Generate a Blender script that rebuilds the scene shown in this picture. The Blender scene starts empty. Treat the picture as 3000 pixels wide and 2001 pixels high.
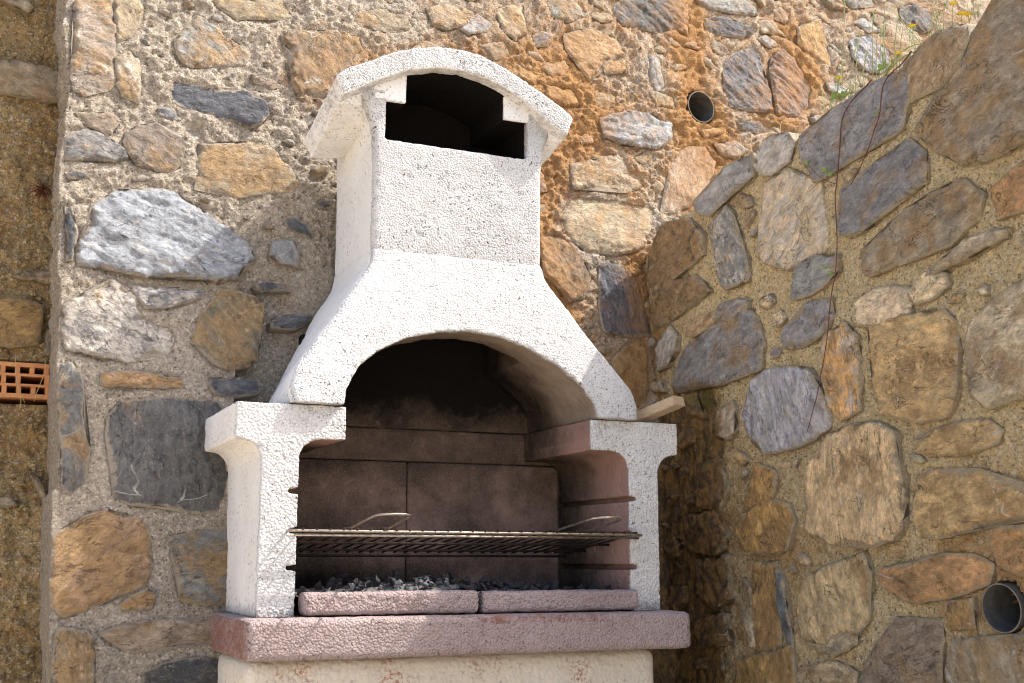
import bpy, bmesh, math, random
import numpy as np
from mathutils import Vector, Matrix
from mathutils.geometry import delaunay_2d_cdt

random.seed(7)
RNG = np.random.default_rng(11)
scene = bpy.context.scene
COL = scene.collection

# ------------------------------------------------------------------ camera
CAM = Vector((-1.1076, -2.6534, 0.1235))
YAW, PITCH = 0.41546, 0.17776
fwd = Vector((math.sin(YAW) * math.cos(PITCH), math.cos(YAW) * math.cos(PITCH), math.sin(PITCH)))
rgt = Vector((math.cos(YAW), -math.sin(YAW), 0))
upv = rgt.cross(fwd)
cam_data = bpy.data.cameras.new("camera")
cam = bpy.data.objects.new("camera", cam_data)
COL.objects.link(cam)
cam.matrix_world = Matrix(((rgt.x, upv.x, -fwd.x, CAM.x), (rgt.y, upv.y, -fwd.y, CAM.y), (rgt.z, upv.z, -fwd.z, CAM.z), (0, 0, 0, 1)))
cam_data.sensor_width = 36.0
cam_data.lens = 3577.9 / 3000 * 36
cam_data.clip_start = 0.05
cam_data.clip_end = 500
cam_data.dof.use_dof = True
cam_data.dof.focus_distance = 2.85
cam_data.dof.aperture_fstop = 9.0
scene.camera = cam

# ------------------------------------------------------------------ light
SUN = Vector((1.0, -0.33, 1.30)).normalized()
el = math.asin(SUN.z)
az = math.atan2(SUN.x, SUN.y)
world = bpy.data.worlds.new("World")
scene.world = world
world.use_nodes = True
wn = world.node_tree
sky = wn.nodes.new("ShaderNodeTexSky")
sky.sky_type = 'NISHITA'
sky.sun_disc = False
sky.sun_elevation = el
sky.sun_rotation = az
sky.air_density = 0.85
sky.dust_density = 4.0
sky.ozone_density = 0.7
bg = wn.nodes["Background"]
bg.inputs[1].default_value = 0.15
wn.links.new(sky.outputs[0], bg.inputs[0])
sun_data = bpy.data.lights.new("sun", 'SUN')
sun_data.energy = 2.25
sun_data.angle = math.radians(0.53)
sun_data.color = (1.0, 0.955, 0.88)
sun = bpy.data.objects.new("sun", sun_data)
COL.objects.link(sun)
sun.location = SUN * 20
sun.rotation_euler = SUN.to_track_quat('Z', 'Y').to_euler()
scene.view_settings.view_transform = 'Standard'
scene.view_settings.look = 'None'
scene.view_settings.exposure = 1.70
scene.view_settings.gamma = 1.0
scene.view_settings.use_curve_mapping = False
scene.render.engine = 'CYCLES'
scene.cycles.filter_width = 1.05
scene.cycles.use_denoising = True
scene.cycles.max_bounces = 8
scene.cycles.diffuse_bounces = 5

# ------------------------------------------------------------------ noise
_perm = RNG.permutation(256)
_perm = np.concatenate([_perm, _perm])
_g = RNG.normal(size=(256, 3))
_g /= np.linalg.norm(_g, axis=1)[:, None]


def pnoise(P):
    P = np.asarray(P, float)
    I = np.floor(P).astype(int)
    F = P - I
    I &= 255
    W = F * F * F * (F * (F * 6 - 15) + 10)
    out = 0
    for dx in (0, 1):
        wx = W[:, 0] if dx else 1 - W[:, 0]
        a = _perm[(I[:, 0] + dx) & 255]
        for dy in (0, 1):
            wy = W[:, 1] if dy else 1 - W[:, 1]
            b = _perm[(a + I[:, 1] + dy) & 255]
            for dz in (0, 1):
                wz = W[:, 2] if dz else 1 - W[:, 2]
                g = _g[_perm[(b + I[:, 2] + dz) & 255]]
                out = out + wx * wy * wz * (g[:, 0] * (F[:, 0] - dx) + g[:, 1] * (F[:, 1] - dy) + g[:, 2] * (F[:, 2] - dz))
    return out * 1.6


def fbm(P, size, octaves=4, gain=0.5, seed=0.0):
    Q = np.asarray(P, float) / size + seed * 7.31 + 40.0
    a, s, t = 1.0, 0, 0
    for _ in range(octaves):
        s = s + a * pnoise(Q)
        t += a
        a *= gain
        Q = Q * 2.03 + 3.7
    return s / t


def sstep(a, b, x):
    t = np.clip((x - a) / (b - a), 0, 1)
    return t * t * (3 - 2 * t)


# ------------------------------------------------------------------ object helpers
def tag(o, label=None, cat=None, group=None, kind=None):
    if label: o["label"] = label
    if cat: o["category"] = cat
    if group: o["group"] = group
    if kind: o["kind"] = kind
    return o


def link(name, mesh, mats, parent=None):
    o = bpy.data.objects.new(name, mesh)
    COL.objects.link(o)
    if mats:
        for m in (mats if isinstance(mats, (list, tuple)) else [mats]):
            mesh.materials.append(m)
    if parent is not None:
        o.parent = parent
        o.matrix_parent_inverse = parent.matrix_world.inverted()
    return o


def empty(name, loc):
    o = bpy.data.objects.new(name, None)
    o.empty_display_size = 0.1
    o.location = loc
    COL.objects.link(o)
    bpy.context.view_layer.update()
    return o


def mesh_from(name, V, F, smooth=True):
    m = bpy.data.meshes.new(name)
    m.from_pydata([tuple(v) for v in V], [], [tuple(f) for f in F])
    if smooth:
        m.polygons.foreach_set("use_smooth", [True] * len(m.polygons))
    m.update()
    return m


def coords(m):
    a = np.empty(len(m.vertices) * 3)
    m.vertices.foreach_get("co", a)
    return a.reshape(-1, 3)


def normals(m):
    a = np.empty(len(m.vertices) * 3)
    m.vertex_normals.foreach_get("vector", a)
    return a.reshape(-1, 3)


def set_coords(m, V):
    m.vertices.foreach_set("co", np.asarray(V).ravel())
    m.update()


def point_attr(m, name, A):
    A = np.asarray(A, float)
    if A.ndim == 1:
        at = m.attributes.new(name, 'FLOAT', 'POINT')
        at.data.foreach_set("value", A)
    else:
        at = m.attributes.new(name, 'FLOAT_COLOR', 'POINT')
        at.data.foreach_set("color", np.concatenate([A, np.ones((len(A), 1))], 1).ravel())


def box_bm(x0, x1, y0, y1, z0, z1, bm=None):
    bm = bm or bmesh.new()
    vs = [bm.verts.new((x, y, z)) for x in (x0, x1) for y in (y0, y1) for z in (z0, z1)]
    for f in ((0, 1, 3, 2), (4, 6, 7, 5), (0, 4, 5, 1), (2, 3, 7, 6), (0, 2, 6, 4), (1, 5, 7, 3)):
        bm.faces.new([vs[i] for i in f])
    return bm


def prism_bm(profile, y0, y1, bm=None):
    """profile: list of (x, z); extruded from y0 to y1 (y may be a function of the point)"""
    bm = bm or bmesh.new()
    f0 = y0 if callable(y0) else (lambda x, z: y0)
    f1 = y1 if callable(y1) else (lambda x, z: y1)
    a = [bm.verts.new((x, f0(x, z), z)) for x, z in profile]
    b = [bm.verts.new((x, f1(x, z), z)) for x, z in profile]
    n = len(a)
    bm.faces.new(a)
    bm.faces.new(b[::-1])
    for i in range(n):
        j = (i + 1) % n
        bm.faces.new((a[j], a[i], b[i], b[j]))
    bmesh.ops.recalc_face_normals(bm, faces=bm.faces)
    return bm


def bm_mesh(bm, name):
    m = bpy.data.meshes.new(name)
    bmesh.ops.recalc_face_normals(bm, faces=bm.faces)
    bm.to_mesh(m)
    bm.free()
    return m


def bake(bm, name, cut=(), bevel=0.0, voxel=0.005, smooth=2):
    """solid -> boolean cuts -> bevel -> voxel remesh, returned as a plain mesh"""
    base = bpy.data.objects.new("tmp", bm_mesh(bm, name))
    COL.objects.link(base)
    cutters = []
    for c in cut:
        co = bpy.data.objects.new("tmpcut", bm_mesh(c, "tmpcut"))
        COL.objects.link(co)
        cutters.append(co)
        md = base.modifiers.new("b", 'BOOLEAN')
        md.operation = 'DIFFERENCE'
        md.solver = 'EXACT'
        md.object = co
    if bevel:
        md = base.modifiers.new("v", 'BEVEL')
        md.width = bevel
        md.segments = 3
        md.limit_method = 'ANGLE'
        md.angle_limit = math.radians(40)
    if voxel:
        md = base.modifiers.new("r", 'REMESH')
        md.mode = 'VOXEL'
        md.voxel_size = voxel
    if smooth:
        md = base.modifiers.new("s", 'SMOOTH')
        md.factor = 0.5
        md.iterations = smooth
    dg = bpy.context.evaluated_depsgraph_get()
    dg.update()
    m = bpy.data.meshes.new_from_object(base.evaluated_get(dg))
    m.name = name
    for o in [base] + cutters:
        me = o.data
        bpy.data.objects.remove(o)
        bpy.data.meshes.remove(me)
    m.materials.clear()
    m.polygons.foreach_set("use_smooth", [True] * len(m.polygons))
    m.update()
    return m


def roughen(m, amp=0.0016, size=0.022, chip=0.0, seed=0):
    V = coords(m)
    N = normals(m)
    h = amp * fbm(V, size, 3, 0.6, seed) + amp * 0.9 * fbm(V, size * 4, 2, 0.5, seed + 3)
    if chip:
        c = fbm(V, 0.03, 3, 0.6, seed + 9)
        h -= chip * sstep(0.28, 0.6, c)
    set_coords(m, V + N * h[:, None])
    return m


def tube(points, r, segs=8, V=None, F=None, closed=False):
    V = [] if V is None else V
    F = [] if F is None else F
    P = [Vector(p) for p in points]
    n = len(P)
    off = len(V)
    rr = r if isinstance(r, (list, tuple)) else [r] * n
    prev = None
    for i in range(n):
        t = (P[min(i + 1, n - 1)] - P[max(i - 1, 0)]).normalized()
        a = prev if prev is not None else (Vector((0, 0, 1)) if abs(t.z) < 0.9 else Vector((1, 0, 0)))
        a = (a - t * a.dot(t)).normalized()
        prev = a
        b = t.cross(a)
        for k in range(segs):
            c = 2 * math.pi * k / segs
            V.append(P[i] + (a * math.cos(c) + b * math.sin(c)) * rr[i])
    for i in range(n - 1):
        for k in range(segs):
            l = (k + 1) % segs
            F.append((off + i * segs + k, off + i * segs + l, off + (i + 1) * segs + l, off + (i + 1) * segs + k))
    F.append(tuple(off + k for k in range(segs))[::-1])
    F.append(tuple(off + (n - 1) * segs + k for k in range(segs)))
    return V, F


# ------------------------------------------------------------------ node helpers
class NT:
    def __init__(self, name):
        self.mat = bpy.data.materials.new(name)
        self.mat.use_nodes = True
        self.t = self.mat.node_tree
        self.bsdf = self.t.nodes["Principled BSDF"]
        self.bsdf.inputs["Specular IOR Level"].default_value = 0.25

    def n(self, typ, **kw):
        o = self.t.nodes.new(typ)
        for k, v in kw.items():
            setattr(o, k, v)
        return o

    def set(self, sock, v):
        if isinstance(v, bpy.types.NodeSocket):
            self.t.links.new(v, sock)
        elif isinstance(v, (int, float)):
            sock.default_value = v
        else:
            sock.default_value = tuple(v) if len(v) == len(sock.default_value) else tuple(v) + (1,)

    def coord(self, kind="Object"):
        return self.n("ShaderNodeTexCoord").outputs[kind]

    def mapping(self, vec, scale=(1, 1, 1), loc=(0, 0, 0)):
        m = self.n("ShaderNodeMapping")
        self.set(m.inputs[0], vec)
        self.set(m.inputs[1], loc)
        self.set(m.inputs[3], scale)
        return m.outputs[0]

    def noise(self, vec, scale, detail=4, rough=0.55, dist=0.0):
        o = self.n("ShaderNodeTexNoise")
        self.set(o.inputs["Vector"], vec)
        o.inputs["Scale"].default_value = scale
        o.inputs["Detail"].default_value = detail
        o.inputs["Roughness"].default_value = rough
        o.inputs["Distortion"].default_value = dist
        return o.outputs[0]

    def voro(self, vec, scale, feature='F1', out=0, rnd=1.0):
        o = self.n("ShaderNodeTexVoronoi", feature=feature)
        self.set(o.inputs["Vector"], vec)
        o.inputs["Scale"].default_value = scale
        o.inputs["Randomness"].default_value = rnd
        return o.outputs[out]

    def math(self, op, a, b=0.0, c=None):
        o = self.n("ShaderNodeMath", operation=op)
        self.set(o.inputs[0], a)
        self.set(o.inputs[1], b)
        if c is not None:
            self.set(o.inputs[2], c)
        return o.outputs[0]

    def ramp(self, v, a, b, x=0.0, y=1.0, smooth=True):
        o = self.n("ShaderNodeMapRange")
        if smooth:
            o.interpolation_type = 'SMOOTHSTEP'
        self.set(o.inputs[0], v)
        self.set(o.inputs[1], a)
        self.set(o.inputs[2], b)
        self.set(o.inputs[3], x)
        self.set(o.inputs[4], y)
        return o.outputs[0]

    def mix(self, f, a, b, blend='MIX'):
        o = self.n("ShaderNodeMix", data_type='RGBA', blend_type=blend)
        self.set(o.inputs[0], f)
        self.set(o.inputs[6], a)
        self.set(o.inputs[7], b)
        return o.outputs[2]

    def attr(self, name, kind='GEOMETRY'):
        return self.n("ShaderNodeAttribute", attribute_type=kind, attribute_name=name)

    def bump(self, h, dist, strength=1.0, prev=None):
        o = self.n("ShaderNodeBump")
        o.inputs["Strength"].default_value = strength
        o.inputs["Distance"].default_value = dist
        self.set(o.inputs["Height"], h)
        if prev is not None:
            self.set(o.inputs["Normal"], prev)
        return o.outputs[0]

    def done(self, color, rough=0.9, normal=None, spec=None):
        self.set(self.bsdf.inputs["Base Color"], color)
        self.set(self.bsdf.inputs["Roughness"], rough)
        if normal is not None:
            self.set(self.bsdf.inputs["Normal"], normal)
        if spec is not None:
            self.bsdf.inputs["Specular IOR Level"].default_value = spec
        return self.mat


# ------------------------------------------------------------------ materials
OCHRE, DAMP, MOSS = (0.42, 0.215, 0.06), (0.085, 0.056, 0.030), (0.10, 0.11, 0.02)


def stained(t, col, gain=1.0):
    """wash of iron ochre, damp black and moss carried per vertex in 'stain'"""
    sep = t.n("ShaderNodeSeparateColor")
    t.set(sep.inputs[0], t.attr("stain").outputs["Color"])
    v = t.coord("Object")
    n1 = t.noise(v, 38, 6, 0.65)
    n2 = t.noise(v, 9, 5, 0.6)
    fo = t.ramp(t.math('ADD', sep.outputs[0], t.math('MULTIPLY', t.math('SUBTRACT', n1, 0.5), 0.9)), 0.18, 0.78, 0, 0.88)
    col = t.mix(fo, col, t.mix(n2, (0.44, 0.245, 0.08), (0.26, 0.105, 0.032)))
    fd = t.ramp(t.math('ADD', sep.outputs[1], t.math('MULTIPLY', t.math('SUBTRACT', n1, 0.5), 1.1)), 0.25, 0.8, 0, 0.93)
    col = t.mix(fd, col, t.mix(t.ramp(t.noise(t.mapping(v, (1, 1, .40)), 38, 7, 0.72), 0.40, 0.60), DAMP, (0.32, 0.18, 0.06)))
    fm = t.ramp(t.math('ADD', sep.outputs[2], t.math('MULTIPLY', t.math('SUBTRACT', n1, 0.5), 1.4)), 0.35, 0.8, 0, 0.8)
    return t.mix(fm, col, MOSS)


def mat_mortar(name, ca, cb, cc):
    t = NT(name)
    v = t.coord("Object")
    n1 = t.noise(v, 7, 6, 0.6)
    n2 = t.noise(v, 55, 6, 0.65)
    col = t.mix(t.ramp(n1, 0.3, 0.7), ca, cb)
    col = t.mix(t.ramp(n2, 0.35, 0.75, 0, 0.7), col, cc)
    grit = t.voro(v, 210, out=1)
    gs = t.n("ShaderNodeSeparateColor")
    t.set(gs.inputs[0], grit)
    col = t.mix(t.ramp(gs.outputs[0], 0.75, 0.97, 0, 0.6), col, (0.66, 0.58, 0.46))
    col = t.mix(t.ramp(gs.outputs[1], 0.86, 0.98, 0, 0.7), col, (0.13, 0.11, 0.09))
    mott = t.noise(v, 85, 9, 0.8)
    col = t.mix(1.0, col, t.mix(t.ramp(mott, 0.32, 0.68, 0, 1, False), (0.5, 0.49, 0.48), (1.42, 1.42, 1.42)), 'MULTIPLY')
    col = stained(t, col)
    b = t.bump(mott, 0.012, 1.0)
    b = t.bump(t.voro(v, 170), -0.004, 0.8, b)
    return t.done(col, 0.95, b, 0.15)


def mat_stone():
    t = NT("stone")
    oi = t.n("ShaderNodeObjectInfo")
    offv = t.n("ShaderNodeVectorMath", operation='SCALE')
    offv.inputs[0].default_value = (17.3, 9.1, 23.7)
    t.set(offv.inputs["Scale"], oi.outputs["Random"])
    add = t.n("ShaderNodeVectorMath", operation='ADD')
    t.set(add.inputs[0], t.coord("Object"))
    t.set(add.inputs[1], offv.outputs[0])
    v = add.outputs[0]
    vs = t.mapping(v, (0.78, 1.28, 1.28))          # stretched along the bedding
    A = lambda nm: t.attr(nm, 'OBJECT').outputs["Fac"]
    tint = oi.outputs["Color"]
    nb = t.noise(vs, 16, 8, 0.66, 1.2)
    nl = t.noise(v, 11, 5, 0.6, 0.4)
    nf = t.noise(vs, 60, 6, 0.72, 0.9)
    k = t.ramp(nb, 0.25, 0.75, 0.52, 1.5, False)
    col = t.mix(1.0, tint, t.n("ShaderNodeCombineXYZ").outputs[0], 'MIX')
    cx = t.n("ShaderNodeVectorMath", operation='SCALE')
    t.set(cx.inputs[0], tint)
    t.set(cx.inputs["Scale"], k)
    col = cx.outputs[0]
    fo = t.ramp(t.math('ADD', t.math('ADD', t.math('MULTIPLY', nl, 0.7), t.math('MULTIPLY', nf, 0.3)), t.math('MULTIPLY', A("ochre"), 0.34)), 0.60, 0.74, 0, 0.8)
    col = t.mix(fo, col, t.mix(nf, (0.21, 0.125, 0.055), (0.47, 0.30, 0.13)))
    fp = t.ramp(t.math('ADD', t.math('MULTIPLY', t.math('ADD', t.noise(v, 17, 6, 0.7), nf), 0.5), t.math('MULTIPLY', A("pale"), 0.36)), 0.66, 0.74, 0, 0.8)
    col = t.mix(fp, col, (0.60, 0.54, 0.46))
    fdk = t.ramp(t.math('ADD', t.noise(v, 13, 6, 0.65, 0.8), t.math('MULTIPLY', A("dark"), 0.45)), 0.72, 0.83, 0, 0.8)
    col = t.mix(fdk, col, (0.055, 0.056, 0.062))
    # fine speckle and thin quartz veins
    col = t.mix(t.ramp(t.noise(v, 190, 3, 0.6), 0.58, 0.75, 0, 0.45), col, (0.55, 0.5, 0.43))
    col = t.mix(t.ramp(t.noise(v, 150, 4, 0.6), 0.36, 0.25, 0, 0.6), col, (0.07, 0.06, 0.05))
    warp = t.n("ShaderNodeVectorMath", operation='ADD')
    nz = t.n("ShaderNodeTexNoise")
    t.set(nz.inputs["Vector"], v)
    nz.inputs["Scale"].default_value = 9
    sc = t.n("ShaderNodeVectorMath", operation='SCALE')
    t.set(sc.inputs[0], nz.outputs[1])
    sc.inputs["Scale"].default_value = 0.035
    t.set(warp.inputs[0], v)
    t.set(warp.inputs[1], sc.outputs[0])
    vein = t.voro(t.mapping(warp.outputs[0], (1, 0.5, 1)), 9, 'DISTANCE_TO_EDGE')
    vm = t.math('MULTIPLY', t.ramp(vein, 0.011, 0.003), t.ramp(t.noise(v, 8, 3), 0.56, 0.66, 0, 0.7))
    col = t.mix(vm, col, (0.62, 0.58, 0.52))
    # hairline splits along and across the bedding
    ck = t.math('ABSOLUTE', t.math('SUBTRACT', t.noise(vs, 13, 9, 0.62, 0.8), 0.5))
    ckm = t.math('MULTIPLY', t.ramp(ck, 0.010, 0.0), t.ramp(t.noise(v, 10, 4), 0.44, 0.58, 0, 0.85))
    col = t.mix(ckm, col, (0.035, 0.03, 0.026))
    mott = t.noise(vs, 34, 9, 0.78, 0.5)
    col = t.mix(1.0, col, t.mix(t.ramp(mott, 0.30, 0.70, 0, 1, False), (0.48, 0.48, 0.48), (1.5, 1.5, 1.5)), 'MULTIPLY')
    # mortar smeared over the rim
    ed = t.math('ADD', t.attr("rim").outputs["Fac"], t.math('MULTIPLY', t.math('SUBTRACT', t.noise(v, 45, 6, 0.7), 0.5), 1.3))
    col = t.mix(t.ramp(ed, 0.70, 0.95, 0, 0.92), col, t.mix(t.noise(v, 90, 5, 0.7), t.attr("mortar_tint", 'OBJECT').outputs["Color"], (0.27, 0.22, 0.16)))
    col = stained(t, col)
    b = t.bump(t.math('SUBTRACT', nf, t.math('MULTIPLY', ckm, 0.5)), 0.012, 1.0)
    b = t.bump(t.noise(v, 130, 6, 0.75), 0.006, 0.9, b)
    return t.done(col, t.ramp(nb, 0.2, 0.8, 0.62, 0.9), b, 0.3)


def mat_render(name, ca, cb, pebble=150, depth=0.0045, specks=0.5, cavity=0.55, speck_col=(0.06, 0.055, 0.05), stain_col=None, streak=None):
    """painted concrete cast with coarse aggregate"""
    t = NT(name)
    v = t.coord("Object")
    n1 = t.noise(v, 5, 5, 0.6)
    col = t.mix(t.ramp(n1, 0.3, 0.72), ca, cb)
    wob = t.n("ShaderNodeVectorMath", operation='ADD')
    nz = t.n("ShaderNodeTexNoise")
    t.set(nz.inputs["Vector"], v)
    nz.inputs["Scale"].default_value = pebble * 0.7
    sc = t.n("ShaderNodeVectorMath", operation='SCALE')
    t.set(sc.inputs[0], nz.outputs[1])
    sc.inputs["Scale"].default_value = 0.004
    t.set(wob.inputs[0], v)
    t.set(wob.inputs[1], sc.outputs[0])
    e1 = t.voro(wob.outputs[0], pebble, 'DISTANCE_TO_EDGE')
    f1 = t.voro(wob.outputs[0], pebble, 'F1')
    dome = t.math('SUBTRACT', 1.0, t.math('POWER', t.math('MINIMUM', t.math('DIVIDE', f1, 0.75), 1.0), 2.0))
    gz = t.attr('grime').outputs['Fac']
    pits = t.math('MULTIPLY', t.ramp(t.math('ADD', t.noise(v, pebble * 0.9, 2, 0.5), t.math('MULTIPLY', gz, 0.10)), 0.61, 0.69), t.ramp(t.noise(v, 9, 5, 0.65), 0.36, 0.62, 0.15, 1))
    col = t.mix(t.math('MULTIPLY', pits, specks), col, speck_col)
    cav = t.math('MULTIPLY', t.ramp(e1, 0.06, 0.0, 0, cavity), t.ramp(t.noise(v, 45, 4, 0.6), 0.38, 0.62, 0.1, 1))
    col = t.mix(cav, col, speck_col)
    if stain_col:
        m = t.math('MULTIPLY', t.ramp(t.noise(v, 11, 4, 0.6), 0.52, 0.7), t.ramp(t.noise(v, 120, 3, 0.6), 0.45, 0.62))
        col = t.mix(m, col, stain_col)
    if streak is not None:
        t.set(t.n("ShaderNodeMath").inputs[0], 0.0)
        s = t.attr("grime").outputs["Fac"]
        m = t.ramp(t.math('ADD', s, t.math('MULTIPLY', t.math('SUBTRACT', t.noise(v, 60, 6, 0.7), 0.5), 1.4)), 0.3, 0.9, 0, 0.8)
        col = t.mix(m, col, streak)
    h = t.math('ADD', dome, t.math('MULTIPLY', t.noise(v, pebble * 0.5, 4, 0.65), 0.8))
    b = t.bump(t.noise(v, 40, 4, 0.6), 0.004, 0.5)
    b = t.bump(h, depth, 1.0, b)
    return t.done(col, 0.88, b, 0.2)


def mat_soot(name, base_a, base_b):
    t = NT(name)
    v = t.coord("Object")
    s = t.attr("soot").outputs["Fac"]
    col = t.mix(t.noise(v, 9, 5, 0.6), base_a, base_b)
    n = t.math('MULTIPLY', t.math('SUBTRACT', t.noise(v, 22, 9, 0.78), 0.5), 0.62)
    k = t.math('ADD', s, n)
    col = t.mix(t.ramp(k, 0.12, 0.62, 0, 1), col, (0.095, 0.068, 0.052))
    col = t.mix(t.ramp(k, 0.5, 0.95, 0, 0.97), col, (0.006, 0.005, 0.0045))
    sp = t.ramp(t.noise(v, 230, 4, 0.7), 0.52, 0.68, 0, 0.34)
    col = t.mix(t.math('MULTIPLY', sp, t.ramp(k, 0.95, 0.5)), col, (0.33, 0.25, 0.19))
    b = t.bump(t.voro(v, 230, 'SMOOTH_F1'), -0.0025, 0.8)
    b = t.bump(t.noise(v, 60, 5, 0.7), 0.003, 0.6, b)
    return t.done(col, 0.95, b, 0.12)


def mat_plain(name, ca, cb, scale=40, rough=0.8, bump=0.002, spec=0.3, metal=0.0, stretch=(1, 1, 1)):
    t = NT(name)
    v = t.mapping(t.coord("Object"), stretch)
    n = t.noise(v, scale, 5, 0.65)
    col = t.mix(t.ramp(n, 0.3, 0.7), ca, cb)
    b = t.bump(t.noise(v, scale * 3, 4, 0.6), bump, 0.7)
    t.bsdf.inputs["Metallic"].default_value = metal
    return t.done(col, rough, b, spec)


M_MORTAR = mat_mortar("lime_mortar", (0.415, 0.355, 0.28), (0.33, 0.275, 0.21), (0.47, 0.41, 0.335))
M_MORTAR2 = mat_mortar("sandy_mortar", (0.66, 0.51, 0.275), (0.56, 0.42, 0.205), (0.66, 0.545, 0.35))
M_STONE = mat_stone()
M_WHITE = mat_render("white_paint", (0.60, 0.59, 0.575), (0.54, 0.53, 0.515), 150, 0.0022, 0.75, 0.6, streak=(0.22, 0.20, 0.17))
M_WHITE_FINE = mat_render("white_paint_fine", (0.52, 0.51, 0.495), (0.46, 0.45, 0.435), 195, 0.0016, 0.95, 0.85, streak=(0.20, 0.185, 0.16))
M_SMOOTH = mat_render("smooth_white_paint", (0.72, 0.705, 0.68), (0.66, 0.64, 0.61), 150, 0.0006, 0.55, 0.0, streak=(0.25, 0.23, 0.19))
M_PINK = mat_render("pink_concrete", (0.385, 0.305, 0.288), (0.315, 0.24, 0.225), 165, 0.0024, 0.85, 0.85, (0.10, 0.07, 0.06), streak=(0.20, 0.075, 0.045))
M_BOUNCE_WHITE = mat_render("bounce_warmed_white", (0.67, 0.61, 0.52), (0.61, 0.545, 0.45), 90, 0.0014, 0.4, 0.0, (0.10, 0.07, 0.05), (0.36, 0.17, 0.11))  # white paint with the warm light bounced onto the base mixed into its colour
M_SOOT = mat_soot("sooty_concrete", (0.40, 0.245, 0.20), (0.32, 0.205, 0.17))
M_SOOT_HOOD = mat_soot("sooty_hood", (0.36, 0.29, 0.225), (0.28, 0.22, 0.17))
M_STEEL = mat_plain("worn_steel", (0.46, 0.42, 0.36), (0.25, 0.19, 0.13), 90, 0.38, 0.0004, 0.5, 0.9)
M_BURNT = mat_plain("burnt_steel", (0.012, 0.010, 0.009), (0.05, 0.028, 0.017), 70, 0.7, 0.0008, 0.3, 0.3)
M_COAL = mat_plain("charcoal", (0.012, 0.012, 0.014), (0.035, 0.035, 0.04), 60, 0.6, 0.002, 0.4)
M_ASHCOAL = mat_plain("ashy_charcoal", (0.36, 0.355, 0.35), (0.02, 0.02, 0.022), 75, 0.9, 0.002, 0.1)
M_ASH = mat_plain("ash", (0.20, 0.195, 0.19), (0.025, 0.025, 0.025), 50, 0.95, 0.004, 0.1)
M_WOOD = mat_plain("weathered_wood", (0.52, 0.40, 0.27), (0.34, 0.25, 0.16), 60, 0.85, 0.002, 0.2, 0, (6, 0.8, 6))
M_PIPE = mat_plain("grey_plastic", (0.10, 0.094, 0.085), (0.055, 0.05, 0.045), 35, 0.85, 0.0005, 0.4)
M_PIPE_RIM = mat_plain("dusty_plastic", (0.19, 0.165, 0.13), (0.11, 0.095, 0.075), 60, 0.8, 0.001, 0.2)
M_DARK = mat_plain("pipe_shade", (0.03, 0.026, 0.02), (0.015, 0.013, 0.01), 30, 0.95, 0.003, 0.1)  # near-black colour standing in for shade deep inside the drain pipes
M_CLAY = mat_plain("fired_clay", (0.52, 0.25, 0.11), (0.42, 0.185, 0.08), 30, 0.9, 0.001, 0.15)
M_EARTH = mat_mortar("earth", (0.40, 0.29, 0.14), (0.29, 0.20, 0.09), (0.46, 0.36, 0.20))
M_GROUND = mat_plain("dusty_ground", (0.64, 0.54, 0.40), (0.57, 0.475, 0.35), 6, 0.95, 0.01, 0.1)
M_STEM = mat_plain("red_stem", (0.13, 0.04, 0.033), (0.08, 0.03, 0.022), 60, 0.6, 0.0003, 0.3)
M_LEAF = mat_plain("young_leaf", (0.19, 0.26, 0.04), (0.12, 0.18, 0.03), 90, 0.5, 0.0005, 0.4)
M_GRASS = mat_plain("grass_blade", (0.16, 0.22, 0.05), (0.26, 0.27, 0.10), 30, 0.55, 0.0003, 0.3)
M_PETAL = mat_plain("yellow_petal", (0.70, 0.50, 0.02), (0.55, 0.45, 0.04), 60, 0.6, 0.0003, 0.3)
M_DRY = mat_plain("dry_root", (0.16, 0.06, 0.03), (0.08, 0.035, 0.02), 60, 0.9, 0.0005, 0.1)
M_STRAW = mat_plain("dry_straw", (0.50, 0.36, 0.17), (0.40, 0.28, 0.12), 60, 0.8, 0.0003, 0.2)
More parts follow.
